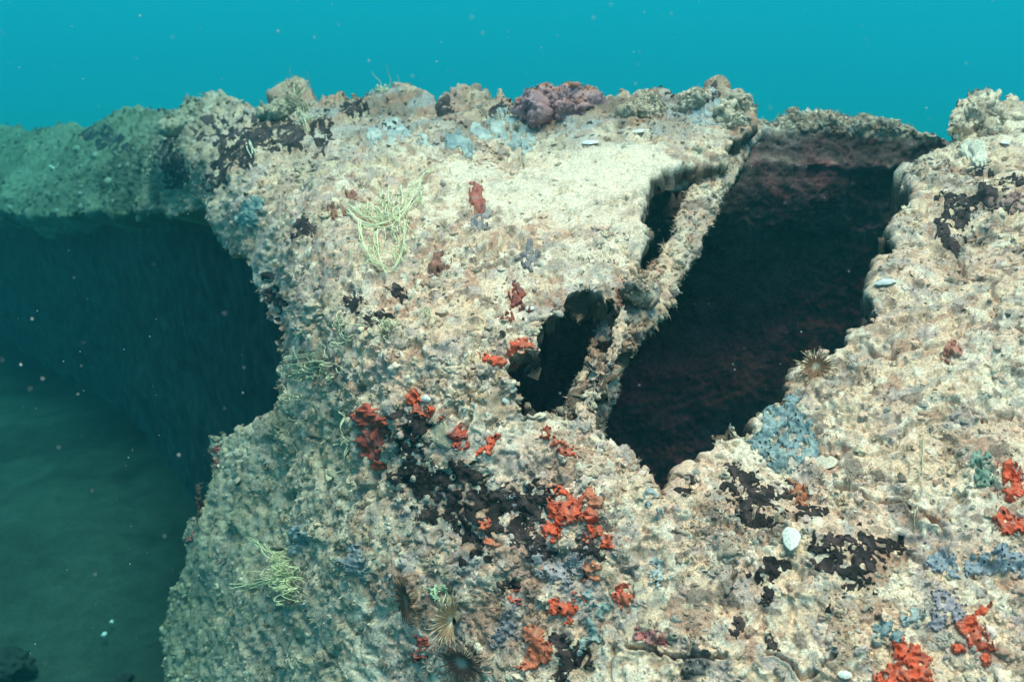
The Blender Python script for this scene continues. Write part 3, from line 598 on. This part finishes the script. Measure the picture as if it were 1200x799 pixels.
# ------------------------------------------------------------------ countless small growth: lumps, flakes, barnacle cups, turf
def p_lump(s, sub=2):
    V, Fc = ico(sub); q = V.astype(np.float32) + s * 5.3
    V = V * (1 + .75 * fbm(q, 1.3, 2, s) + .45 * fbm(q, 3.2, 2, s + 3))[:, None]; V[:, 2] *= .62; V[:, 0] *= 1 + .3 * sin(s); return V, Fc
def p_cup(s, n=9):
    prof = [(1, -.2), (.82, .5), (.58, .92), (.44, .9), (.34, .35)]; V = []; 
    for r, z in prof:
        for k in range(n): a = 2 * pi * k / n; V.append((r * cos(a) * (1 + .12 * sin(3 * a + s)), r * sin(a), z + .08 * sin(2 * a + s)))
    V.append((0, 0, .1)); Fc = []
    for i in range(len(prof) - 1):
        for k in range(n): a, b = i * n + k, i * n + (k + 1) % n; Fc += [(a, b, b + n), (a, b + n, a + n)]
    l = (len(prof) - 1) * n; Fc += [(l + k, l + (k + 1) % n, l + n) for k in range(n)]
    return np.array(V), np.array(Fc)
def p_flake(s, n=5):
    u = np.linspace(-1, 1, n); A, B = np.meshgrid(u, u); r = np.random.default_rng(s)
    k1, k2 = r.uniform(.3, 1, 2); Z = .5 * k1 * A * A - .4 * k2 * B * B + .18 * r.standard_normal(A.shape) + .35
    V = np.stack([A * (1 - .35 * B * B), B * (1 - .3 * A * A) * .75, Z], -1); V2 = V - [0, 0, .22]
    Vf = np.concatenate([V.reshape(-1, 3), V2.reshape(-1, 3)]); i = np.arange(n * n).reshape(n, n)
    Q = np.stack([i[:-1, :-1], i[:-1, 1:], i[1:, 1:], i[1:, :-1]], -1).reshape(-1, 4); Q2 = Q[:, ::-1] + n * n
    e = np.r_[i[0, :], i[1:, -1], i[-1, -2::-1], i[-2:0:-1, 0]]; e2 = np.roll(e, -1); Q3 = np.stack([e2, e, e + n * n, e2 + n * n], -1)
    Q = np.concatenate([Q, Q2, Q3]); return Vf, np.concatenate([Q[:, [0, 1, 2]], Q[:, [0, 2, 3]]])
def p_tuft(s, n=7):
    r = np.random.default_rng(s); V, Fc = [], []
    for k in range(n):
        a = r.uniform(0, 2 * pi); d = np.array([cos(a), sin(a), 0]) ; sp = r.uniform(.2, .9); w = np.array([-d[1], d[0], 0]) * .055; L = r.uniform(.6, 1.2)
        b = d * .12; m = b + d * sp * .5 * L + np.array([0, 0, .6 * L]); t = m + d * sp * .7 * L + np.array([0, 0, .35 * L * r.uniform(-.5, 1)]) + w * r.uniform(-4, 4)
        i = len(V); V += [b - w, b + w, m - w, m + w, t]; Fc += [(i, i + 1, i + 3), (i, i + 3, i + 2), (i + 2, i + 3, i + 4)]
    return np.array(V), np.array(Fc)
def rotmats(n, nrm, tilt, rng):
    z = nrm + tilt * rng.standard_normal(nrm.shape); z /= np.linalg.norm(z, axis=1, keepdims=True)
    a = rng.standard_normal(nrm.shape); x = np.cross(a, z); x /= np.linalg.norm(x, axis=1, keepdims=True); y = np.cross(z, x)
    return np.stack([x, y, z], -1)
def spray(name, protos, pos, nrm, size, col, mat, seed, tilt=.35, sink=.2, smooth=True, anis=.3):
    rng = np.random.default_rng(seed); n = len(pos); R = rotmats(n, nrm, tilt, rng); pick = rng.integers(len(protos), size=n)
    Vs, Fs, Cs, off = [], [], [], 0
    for k, (pv, pf) in enumerate(protos):
        m = np.where(pick == k)[0]
        if not len(m): continue
        sc = size[m, None] * (1 + anis * rng.uniform(-1, 1, (len(m), 3)))
        v = np.einsum('nij,nkj->nki', R[m], pv[None] * sc[:, None, :]) + (pos[m] - nrm[m] * (size[m] * sink)[:, None])[:, None]
        f = pf[None] + (np.arange(len(m)) * len(pv))[:, None, None] + off
        c = np.repeat(col[m], len(pv), 0); off += len(m) * len(pv); Vs.append(v.reshape(-1, 3)); Fs.append(f.reshape(-1, 3)); Cs.append(c)
    return tag(mk(name, np.concatenate(Vs), np.concatenate(Fs), mat, None, np.concatenate(Cs), smooth, origin=(0, 1.5, 1)), kind='stuff')
OKC = HU['valid'] & (HU['t'] < np.where((HU['XE'] > 590) & (HU['XE'] < 1110) & (HU['YE'] > 180), .12, .6))
_yy, _xx = np.mgrid[0:NY, 0:NX]
def points(n, seed, dens=None, cov=1.0):
    rng = np.random.default_rng(seed); pos = []; got = 0; out = []
    while got < n:
        i = rng.integers(0, NY, n); j = rng.integers(0, NX, n); k = OKC[i, j] & (rng.random(n) > COVER[i, j] * cov)
        if dens is not None: k &= rng.random(n) < dens[i, j]
        out.append(np.stack([i[k], j[k]], 1)); got += k.sum()
    q = np.concatenate(out)[:n]; return q[:, 0], q[:, 1], rng
_pf = HG.astype(np.float32); RG = sstep(-.22, .3, fbm(_pf, 7, 3, 361)); D1 = (.12 + RG) * sstep(-.3, .25, fbm(_pf, 11, 3, 801)); D2 = (.1 + RG) * sstep(-.1, .3, fbm(_pf, 16, 3, 803)); D3 = sstep(-.1, .25, fbm(_pf, 8, 3, 805))
LEFT = sstep(520, 330, HU['XE']); SILT = sstep(1.1, .4, ((HU['XE'] - 720) / 160) ** 2 + ((HU['YE'] - 228) / 58) ** 2); CLR = 1 - .7 * SILT
def scol(i, j, rng, j1=.2):
    c = crust_col(HG[i, j].astype(np.float32) + rng.normal(0, .004, (len(i), 3)).astype(np.float32), HU['XE'][i, j], HU['YE'][i, j])
    return c * (1 + j1 * rng.uniform(-1, 1, (len(i), 1))) * (1 + .06 * rng.uniform(-1, 1, (len(i), 3)))
def zsc(i, j): return np.clip(HU['Z'][i, j] / 1.3, .7, 4) ** (.6 + .35 * sstep(2.2, 3.5, HU['Z'][i, j]))
# lumps of coralline crust
i, j, rng = points(13000, 21, (.06 + .9 * D1) * CLR)
sz = .0027 * np.exp(.6 * rng.standard_normal(len(i))).clip(.35, 2.6) * zsc(i, j)
spray('coralline_lumps', [p_lump(s, 3) for s in range(12)], HG[i, j], HN[i, j], sz, scol(i, j, rng, .1), M_SMALL, 31, sink=.45)
# broken shell and crust flakes, standing at all angles
i, j, rng = points(9000, 22, (.06 + .9 * D2) * CLR)
sz = .0031 * np.exp(.45 * rng.standard_normal(len(i))).clip(.4, 2.6) * zsc(i, j); c = scol(i, j, rng, .25)
w = rng.random(len(i)) < .10; c[w] = c[w] * .3 + np.array((.62, .58, .48)) * .7; d = rng.random(len(i)) < .10; c[d] *= .45
spray('shell_flakes', [p_flake(s) for s in range(12)], HG[i, j], HN[i, j], sz, c, M_SMALL, 32, tilt=.8, sink=.25, smooth=False)
# barnacle cups
i, j, rng = points(2600, 23, (.1 + .9 * D3) * CLR)
sz = .0032 * np.exp(.4 * rng.standard_normal(len(i))).clip(.4, 2.4) * zsc(i, j)
spray('barnacle_cups', [p_cup(s) for s in range(4)], HG[i, j], HN[i, j], sz, scol(i, j, rng) * .6 + np.array((.17, .16, .13)), M_SMALL, 33, tilt=.3, sink=.1)
# soft turf
i, j, rng = points(15000, 24, (.12 + .5 * D2 + .25 * LEFT).clip(0, 1) * CLR, .8)
sz = .0042 * np.exp(.35 * rng.standard_normal(len(i))).clip(.4, 2.5) * zsc(i, j) * (1 + .1 * LEFT[i, j])
c = scol(i, j, rng, .3) * .85 + np.array((.02, .02, .0))
spray('algal_turf', [p_tuft(s) for s in range(10)], HG[i, j], HN[i, j], sz, c, M_SMALL, 34, tilt=.5, sink=.05, smooth=False)
# the same growth on the rib and on the far coaming's lip
def pts_on(D, n, seed, mask=None):
    rng = np.random.default_rng(seed); m = np.argwhere(mask) if mask is not None else None
    if m is None: a = rng.integers(0, D['G'].shape[0], n); b = rng.integers(0, D['G'].shape[1], n)
    else: q = m[rng.integers(len(m), size=n)]; a, b = q[:, 0], q[:, 1]
    return D['G'][a, b], D['N'][a, b], rng
for D, n, mask, sd_ in ((RIB, 1500, None, 51), (BR2, 300, None, 52), (CO, 1500, CO['valid'] & (CO['YE'] < 152) & (CO['XE'] > 880) & (CO['t'] < .7), 53)):
    p, nn, rng = pts_on(D, n, sd_, mask); c = crust_col(p.astype(np.float32), np.full(n, 700.), np.full(n, 400.)) * .8 * (1 + .25 * rng.uniform(-1, 1, (n, 1)))
    sz = .0036 * np.exp(.45 * rng.standard_normal(n)).clip(.4, 3)
    spray('coralline_lumps', [p_lump(s) for s in range(6)] + [p_flake(s) for s in range(4)], p, nn, sz, c, M_SMALL, sd_ + 7, tilt=.6)
    spray('algal_turf', [p_tuft(s) for s in range(8)], p, nn, sz * 1.8, c, M_SMALL, sd_ + 9, tilt=.5, smooth=False)

mp, mn, mc = [np.concatenate([m[k] for m in MOUNDPTS]) for k in range(3)]
rng = np.random.default_rng(58); q = rng.integers(len(mp), size=4600)
spray('coralline_lumps', [p_lump(s) for s in range(6)] + [p_flake(s) for s in range(4)], mp[q], mn[q], .0042 * np.exp(.5 * rng.standard_normal(len(q))).clip(.4, 3), mc[q] * (1 + .35 * rng.uniform(-1, 1, (len(q), 1))), M_SMALL, 59, tilt=.6)
q = rng.integers(len(mp), size=2500)
spray('algal_turf', [p_tuft(s) for s in range(8)], mp[q], mn[q], .008 * np.exp(.3 * rng.standard_normal(len(q))), mc[q] * (1 + .3 * rng.uniform(-1, 1, (len(q), 1))), M_SMALL, 60, tilt=.5, smooth=False)
# ------------------------------------------------------------------ pale yellow strand tangles
def tube(pts, r0, r1, n=5):
    pts = np.asarray(pts, float); T = np.gradient(pts, axis=0); T /= np.linalg.norm(T, axis=1, keepdims=True) + 1e-9
    a = np.array([.31, .27, .91]); A = np.cross(T, a); A /= np.linalg.norm(A, axis=1, keepdims=True) + 1e-9; B = np.cross(T, A)
    th = np.arange(n) * 2 * pi / n; R = np.linspace(r0, r1, len(pts))[:, None, None]
    V = pts[:, None] + (A[:, None] * np.cos(th)[None, :, None] + B[:, None] * np.sin(th)[None, :, None]) * R
    m = len(pts); i = np.arange(m * n).reshape(m, n); j = np.roll(i, -1, 1)
    Q = np.stack([i[:-1], j[:-1], j[1:], i[1:]], -1).reshape(-1, 4)
    return V.reshape(-1, 3), Q
def join(parts):
    Vs, Fs, off = [], [], 0
    for v, f in parts: Vs.append(v); Fs.append(f + off); off += len(v)
    return np.concatenate(Vs), np.concatenate(Fs)
def smoothline(q, n):
    q = np.array(q, float); s = np.r_[0, np.cumsum(np.linalg.norm(np.diff(q, axis=0), axis=1))]; u = np.linspace(0, s[-1], n)
    out = np.stack([np.interp(u, s, q[:, k]) for k in range(q.shape[1])], -1)
    w = max(3, n // 7) | 1; k = np.ones(w) / w
    for c in range(out.shape[1]):
        a = np.pad(2 * out[0, c] - out[1:w // 2 + 1, c][::-1], (0, 0)); b = 2 * out[-1, c] - out[-w // 2:-1, c][::-1][:w // 2]
        out[:, c] = np.convolve(np.r_[a, out[:, c], b], k, 'same')[len(a):len(a) + n]
    return out
def on_skin(px, lift):
    """px: n x 2 pixel path laid on the smoothed skin, lift: metres above it"""
    g = np.array([at(x, y)[0] for x, y in px]); nn = np.array([at(x, y)[1] for x, y in px])
    w = 5; gp = np.pad(g, ((w, w), (0, 0)), 'edge'); g = sum(gp[k:k + len(g)] for k in range(2 * w + 1)) / (2 * w + 1)
    return g + nn * np.asarray(lift)[:, None]
def tangle(strokes, curls, rad, col, label, seed, per=3, spread=3.0, lift=.008, group='pale yellow strand tangles on the wreck', name='seaweed_tangle', cat='seaweed', free=()):
    rng = np.random.default_rng(seed); parts = []
    def add(q, lf, r):
        parts.append(tube(on_skin(q, lf), r, r * .55))
    for st in strokes:
        for _ in range(per):
            q = np.array(st, float) + rng.normal(0, spread, (len(st), 2)); q = smoothline(q, 34)
            u = np.linspace(0, 1, 34); lf = .002 + lift * (.4 + .9 * np.abs(np.sin(u * pi * rng.uniform(.8, 2.2) + rng.uniform(0, 3)))) * rng.uniform(.5, 1.2)
            add(q, lf, rad * rng.uniform(.55, 1.1))
    for (cx, cy, R, n) in curls:
        for _ in range(n):
            a = rng.uniform(0, 2 * pi); c = np.array([cx, cy]) + rng.normal(0, R * .45, 2); da = rng.uniform(-.55, .55); q = [c.copy()]
            for s in range(26):
                a += da + rng.normal(0, .16); c = c + R * .085 * np.array([cos(a), sin(a)]); q.append(c.copy())
            q = np.array(q); u = np.linspace(0, 1, len(q)); lf = .001 + lift * (.3 + np.abs(np.sin(u * pi * 1.5 + rng.uniform(0, 3)))) * rng.uniform(.4, 1.3)
            add(q, lf, rad * rng.uniform(.4, .9))
    for (x, y, dx, dz, L) in free:      # strands that stand up freely: start pixel, sideways and upward reach in metres
        b, _ = at(x, y); u = np.linspace(0, 1, 26); ph = rng.uniform(0, 6)
        q = b + np.stack([dx * u + .012 * np.sin(u * 5 + ph) * u, .01 * np.sin(u * 4 + ph), dz * u ** L], -1); parts.append(tube(q, rad, rad * .35))
    V, Fc = join(parts); c = np.array(col, np.float32) * (1 + .12 * np.repeat(rng.uniform(-1, 1, len(parts)), [len(v) for v, _ in parts]))[:, None]
    return tag(mk(name, V, Fc, M_STRAND, None, c), label, cat, group)
YEL = (.74, .74, .46); YEL2 = (.66, .62, .40)
tangle([[(408,250),(425,258),(442,270),(470,262),(480,245),(500,225)],[(408,255),(428,270),(445,278),(462,270),(482,255),(489,238)],[(445,278),(440,288),(446,305),(452,318)],
        [(478,262),(474,285),(468,300),(455,315),(440,300),(430,315)],[(424,272),(424,290),(434,300),(442,312)],[(474,228),(476,245),(466,262)],[(438,222),(450,230),(448,245),(438,240)],[(505,208),(488,222),(482,240)]],
       [(458,265,20,26),(470,290,14,18),(437,295,14,14),(440,255,12,12),(490,240,12,10)], .0013, YEL, 'largest yellow tangle of strands sprawled on the pale deck', 61, per=3, spread=2.5, lift=.012)
tangle([[(440,372),(452,378),(462,388)]], [(452,383,11,22)], .0014, YEL2, 'small yellow tuft under the oval black patch', 62, per=2)
tangle([[(394,365),(392,385),(398,398),(408,388)],[(385,398),(396,402),(408,385)]], [(394,385,10,9)], .0014, YEL2, 'thin yellow loops left of the small yellow tuft', 63, per=2)
tangle([[(324,425),(345,420),(362,412),(375,408)],[(330,430),(352,424),(372,418)],[(352,425),(358,435),(366,440)]], [(350,440,16,26),(340,462,12,18),(375,430,14,14)], .0013, YEL2, 'spiky yellow strands reaching left over the edge of the overhang', 64, per=3)
tangle([[(298,628),(308,640),(322,650),(335,655)],[(285,690),(305,684),(325,680),(345,672)],[(300,632),(312,645),(328,652)]], [(335,665,15,60),(345,680,13,40),(350,695,10,12)], .0013, (.68,.66,.38), 'bushy yellow clump on the shaded left face', 65, per=3, lift=.016)
tangle([[(345,120),(352,135),(350,145)],[(352,140),(368,145),(380,150)]], [(346,112,12,12),(360,148,9,8)], .0019, YEL2, 'yellow strands standing upright on the ridge at the left', 66, per=2, lift=.012, free=[(345,108,.0,.075,1),(352,108,.03,.06,1.6),(338,112,-.015,.05,1),(349,112,.01,.045,1.3)])
tangle([[(448,100),(455,104)]], [(450,106,9,14)], .0018, YEL2, 'yellow tuft on the ridge left of centre', 67, per=2, lift=.014, free=[(452,106,.02,.07,1.3),(446,106,-.01,.055,1),(455,108,.035,.05,1.5)])
tangle([[(510,682),(512,700),(520,710),(524,724)],[(520,684),(521,700),(524,722)],[(508,690),(514,706)]], [(515,690,8,14)], .0011, (.45,.60,.38), 'small greenish strands hanging above the fanned feather worm', 68, per=2, spread=1.5)
tangle([[(1078,505),(1078,525),(1081,540),(1092,548)],[(1081,542),(1070,555)]], [], .0014, (.66,.58,.32), 'thin yellow forked strand on the right hull', 69, per=1, spread=1, lift=.006)
tangle([[(1076,582),(1072,596),(1071,612)]], [], .0012, (.66,.58,.32), 'thin yellow strand below the forked one on the right hull', 70, per=1, spread=1, lift=.005)
tangle([[(395,510),(404,520),(406,535),(400,550),(388,556)],[(396,480),(402,495),(400,508)]], [(396,520,8,5)], .0013, YEL2, 'pale hooked strands left of the large dull red sponge', 71, per=2, spread=1.5)
tangle([[(294,168),(298,178),(303,190)],[(296,170),(302,182),(306,192)],[(293,174),(297,186),(300,194)]], [], .0026, (.66,.66,.50), 'short whitish strand bundle at the end of the black shoulder band', 72, per=1, spread=.6, lift=.01)
tangle([[(505,368),(512,382),(508,395)]], [(500,374,9,6)], .0011, YEL2, 'faint yellow wisps right of the small yellow tuft', 73, per=1)
tangle([], [(330,500,16,16),(322,486,10,8)], .0012, (.40,.38,.24), 'drab olive wisps on the left face below the overhang', 74, per=1)

# ------------------------------------------------------------------ feather worms
def feather(px, py, R, tilt, arc, n, label, seed, col=(.24,.12,.06), band=(.55,.42,.28), curl=.5, lift=.012):
    """radioles in a cup round an axis; tilt = (right, down-towards-viewer) lean of the axis; arc = covered angle"""
    rng = np.random.default_rng(seed); b, n0 = at(px, py); z = HU['Z'][ij(px, py)]; Rw = R * z / F
    root = empty('feather_worm', b); tag(root, label, 'feather worm', 'brown feather worms on the hull')
    ax = n0 + tilt[0] * RX - tilt[1] * UP; ax /= np.linalg.norm(ax); xa = np.cross(ax, UP); xa /= np.linalg.norm(xa); ya = np.cross(xa, ax)
    c0 = b + n0 * lift; parts = []; cols = []
    for k in range(n):
        a = arc[0] + (arc[1] - arc[0]) * (k + rng.uniform(-.25, .25)) / n; d = xa * cos(a) + ya * sin(a); L = Rw * rng.uniform(.65, 1.12)
        u = np.linspace(0, 1, 12)[:, None]; q = c0 + d * L * np.sin(u * pi / 2 * 1.05) + ax * L * (.55 * u - curl * u ** 3) + rng.normal(0, .075 * L, 3) * u ** 2
        v, f = tube(q, .0009 * z, .00045 * z, 4); parts.append((v, f)); bb = (np.sin(np.repeat(np.linspace(0, 1, 12), 4) * 12 + 1) > .35)[:, None]
        cols.append(np.where(bb, np.array(band), np.array(col)) * rng.uniform(.8, 1.15))
        side = np.cross(d, ax)                                    # pinnules
        for s in range(2, 12):
            for sg in (-1, 1):
                e = q[s] + (side * sg * .8 + d * .6) * L * .07; w = ax * .00022 * z; i0 = np.array([[0, 1, 2, 2]])
                parts.append((np.array([q[s] - w, q[s] + w, e]), np.array([[0, 1, 2, 2]]))); cols.append(np.tile(np.array(col) * 1.1 if s % 4 < 2 else np.array(band) * .8, (3, 1)))
    tubes = [(v, f) for (v, f) in parts if len(v) > 3]; tris = [(v, f[:, :3]) for (v, f) in parts if len(v) == 3]
    Vt, Ft = join(tubes); Vr, Fr = join(tris); ct = np.concatenate([c for c, (v, f) in zip(cols, parts) if len(v) > 3]); cr_ = np.concatenate([c for c, (v, f) in zip(cols, parts) if len(v) == 3])
    mk('crown', np.concatenate([Vt, Vr]), [Ft, Fr + len(Vt)], M_STRAND, root, np.concatenate([ct, cr_]), origin=b)
    u = np.linspace(0, 1, 10)[:, None]; tv, tf = tube(b - n0 * .012 + (c0 - b + n0 * .012) * u + ya * .01 * np.sin(u * 3) * (1 - u), Rw * .16, Rw * .2, 9)
    mk('tube', tv, tf, M_SMALL, root, np.broadcast_to(np.array((.22, .18, .13)), tv.shape), origin=b)
feather(957, 440, 23, (0, .7), (0, 2 * pi), 52, 'reddish brown feather worm at the rim of the big opening', 81, col=(.28,.13,.07), curl=.25)
feather(536, 727, 33, (.9, .1), (-1.6, 1.9), 60, 'tan feather worm fanned out like a crescent, above the darker one', 82, col=(.36,.22,.12), band=(.60,.48,.34), curl=.3, lift=.016)
feather(545, 772, 36, (.2, .5), (0, 2 * pi), 60, 'dark brown and white banded feather worm at the bottom edge', 83, col=(.17,.08,.055), band=(.42,.33,.27), curl=.5)
feather(482, 700, 30, (-.5, .3), (0, 2 * pi), 52, 'dark brown feather worm left of the fanned one', 84, col=(.13,.065,.04), band=(.25,.16,.10), curl=.6)
feather(243, 592, 26, (-.6, .2), (0, 2 * pi), 46, 'hazy dark feather worm on the left hull edge', 85, col=(.10,.06,.045), band=(.16,.10,.07), curl=.4)

# ------------------------------------------------------------------ shells
def shell(px, py, a_px, b_px, ang, col, label, seed, ribs=9, domed=.45, lift=.003, name='seashell', dark=None):
    z = HU['Z'][ij(px, py)]; b, n0 = at(px, py, lift); s = z / F; nr, nt_ = 14, 40; V = []; C_ = []
    tx = RX * cos(ang) - UP * sin(ang); tx = tx - n0 * tx.dot(n0); tx /= np.linalg.norm(tx); ty = np.cross(n0, tx)
    for sgn in (1, -1):
        for i in range(nr):
            r = (i / (nr - 1)); 
            for k in range(nt_):
                t = 2 * pi * k / nt_; rr = r * (1 + .10 * cos(t) + .06 * sin(3 * t + seed) + .035 * sin(7 * t + seed)); hh = domed * (1 - r * r) * b_px * s * (1 + .16 * cos(ribs * t) * r) * (1 if sgn > 0 else .55)
                V.append(b + tx * (rr * a_px * s * cos(t)) + ty * (rr * b_px * s * sin(t) * (1 - .18 * cos(t))) + n0 * (hh + .001))
                c = np.array(col) * (1 - .22 * (sin(r * 22) > .3) - .12 * (cos(ribs * t) < -.3)); 
                if dark is not None and sin(t) > .35 and r > .35: c = np.array(dark)
                C_.append(c)
    Q = []
    for g_ in (0, 1):
        for i in range(nr - 1):
            for k in range(nt_):
                p0 = g_ * nr * nt_ + i * nt_ + k; p1 = g_ * nr * nt_ + i * nt_ + (k + 1) % nt_; q = (p0, p1, p1 + nt_, p0 + nt_); Q.append(q if g_ else q[::-1])
    return tag(mk(name, V, np.array(Q), M_SHELL, None, np.array(C_)), label, 'shell', 'pale shells on the wreck')
shell(930, 640, 15, 10, pi / 2.2, (.74,.72,.64), 'white oval shell beside the black sponges on the right hull', 91, domed=.22)
shell(1036, 339, 12, 6, .35, (.72,.74,.70), 'pale mussel shell with a dark margin on the rim of the big opening', 92, ribs=3, dark=(.10,.12,.15), lift=.001, domed=.6)
shell(748, 158, 9, 4, .1, (.78,.78,.68), 'small white shell far back on the deck right of the pink mound', 93)
shell(692, 172, 10, 5, .3, (.80,.86,.84), 'bluish white shell on the silt below the pink mound', 94)
shell(620, 359, 5, 4, .2, (.85,.84,.78), 'tiny white shell beside the brownish red patch', 95)
shell(592, 466, 5, 4, .9, (.82,.80,.70), 'tiny white shell below the left tip of the small opening', 96)
shell(497, 466, 6, 4, .2, (.82,.80,.70), 'tiny cream shell on the orange red sponge above the tall black patch', 97)
shell(236, 577, 11, 3.4, .5, (.62,.66,.60), 'slim pale shell sticking out of the left hull edge', 98, ribs=2, lift=.01)
shell(990, 787, 8, 5, .3, (.80,.78,.68), 'white shell at the bottom edge left of the widest red sponge', 99)
shell(966, 537, 13, 11, .6, (.66,.56,.42), 'broad cream scallop below the blue sponge', 100, domed=.16, lift=.001, ribs=12)
shell(1178, 172, 6, 4, .2, (.80,.80,.72), 'tiny white shell on the slope right of the pale slab', 101)

# ------------------------------------------------------------------ seabed stones and drifting specks
def seabed_at(x, y):
    r = [(x - 600) / F, (399.5 - y) / F]; d = FW + r[0] * RX + r[1] * UP; return C0 + d * ((GZ + .02 - CAMZ) / d[2])
for k, (x, y, s, c, l) in enumerate([(12, 778, .07, (.024,.031,.025), 'dark rounded stone on the seabed in the lower left corner'), (146, 795, .03, (.035,.03,.03), 'small dark stone on the seabed near the foot of the hull'),
        (122, 743, .010, (.75,.74,.66), 'white pebble on the green seabed, larger of two'), (131, 728, .007, (.75,.74,.66), 'white pebble on the green seabed, smaller of two')]):
    V, Fc = p_lump(k + 3, 4); b = seabed_at(x, y); tag(mk('seabed_stone', V * s + b, Fc, M_SMALL, None, np.tile(np.array(c), (len(V), 1))), l, 'stone')
rng = np.random.default_rng(5); V, Fc = ico(1); n = 1100
zz = rng.uniform(.5, 3.2, n); xx = rng.uniform(-80, 1280, n); yy = rng.uniform(-60, 860, n); pos = P(xx, yy, zz)
hz = depth(xx, yy); keep = (zz < hz - .1) | (yy < 100); pos = pos[keep]; pos = pos[(pos[:, 2] < 2.1)]; n = len(pos)
spray('drifting_specks', [(V, Fc)], pos, np.tile([[0, 0, 1.]], (n, 1)), .00042 * np.exp(.4 * rng.standard_normal(n)).clip(.4, 2.0) * (1 + .3 * rng.random(n)), np.tile([[.6, .6, .55]], (n, 1)), M_SMALL, 77, sink=0)
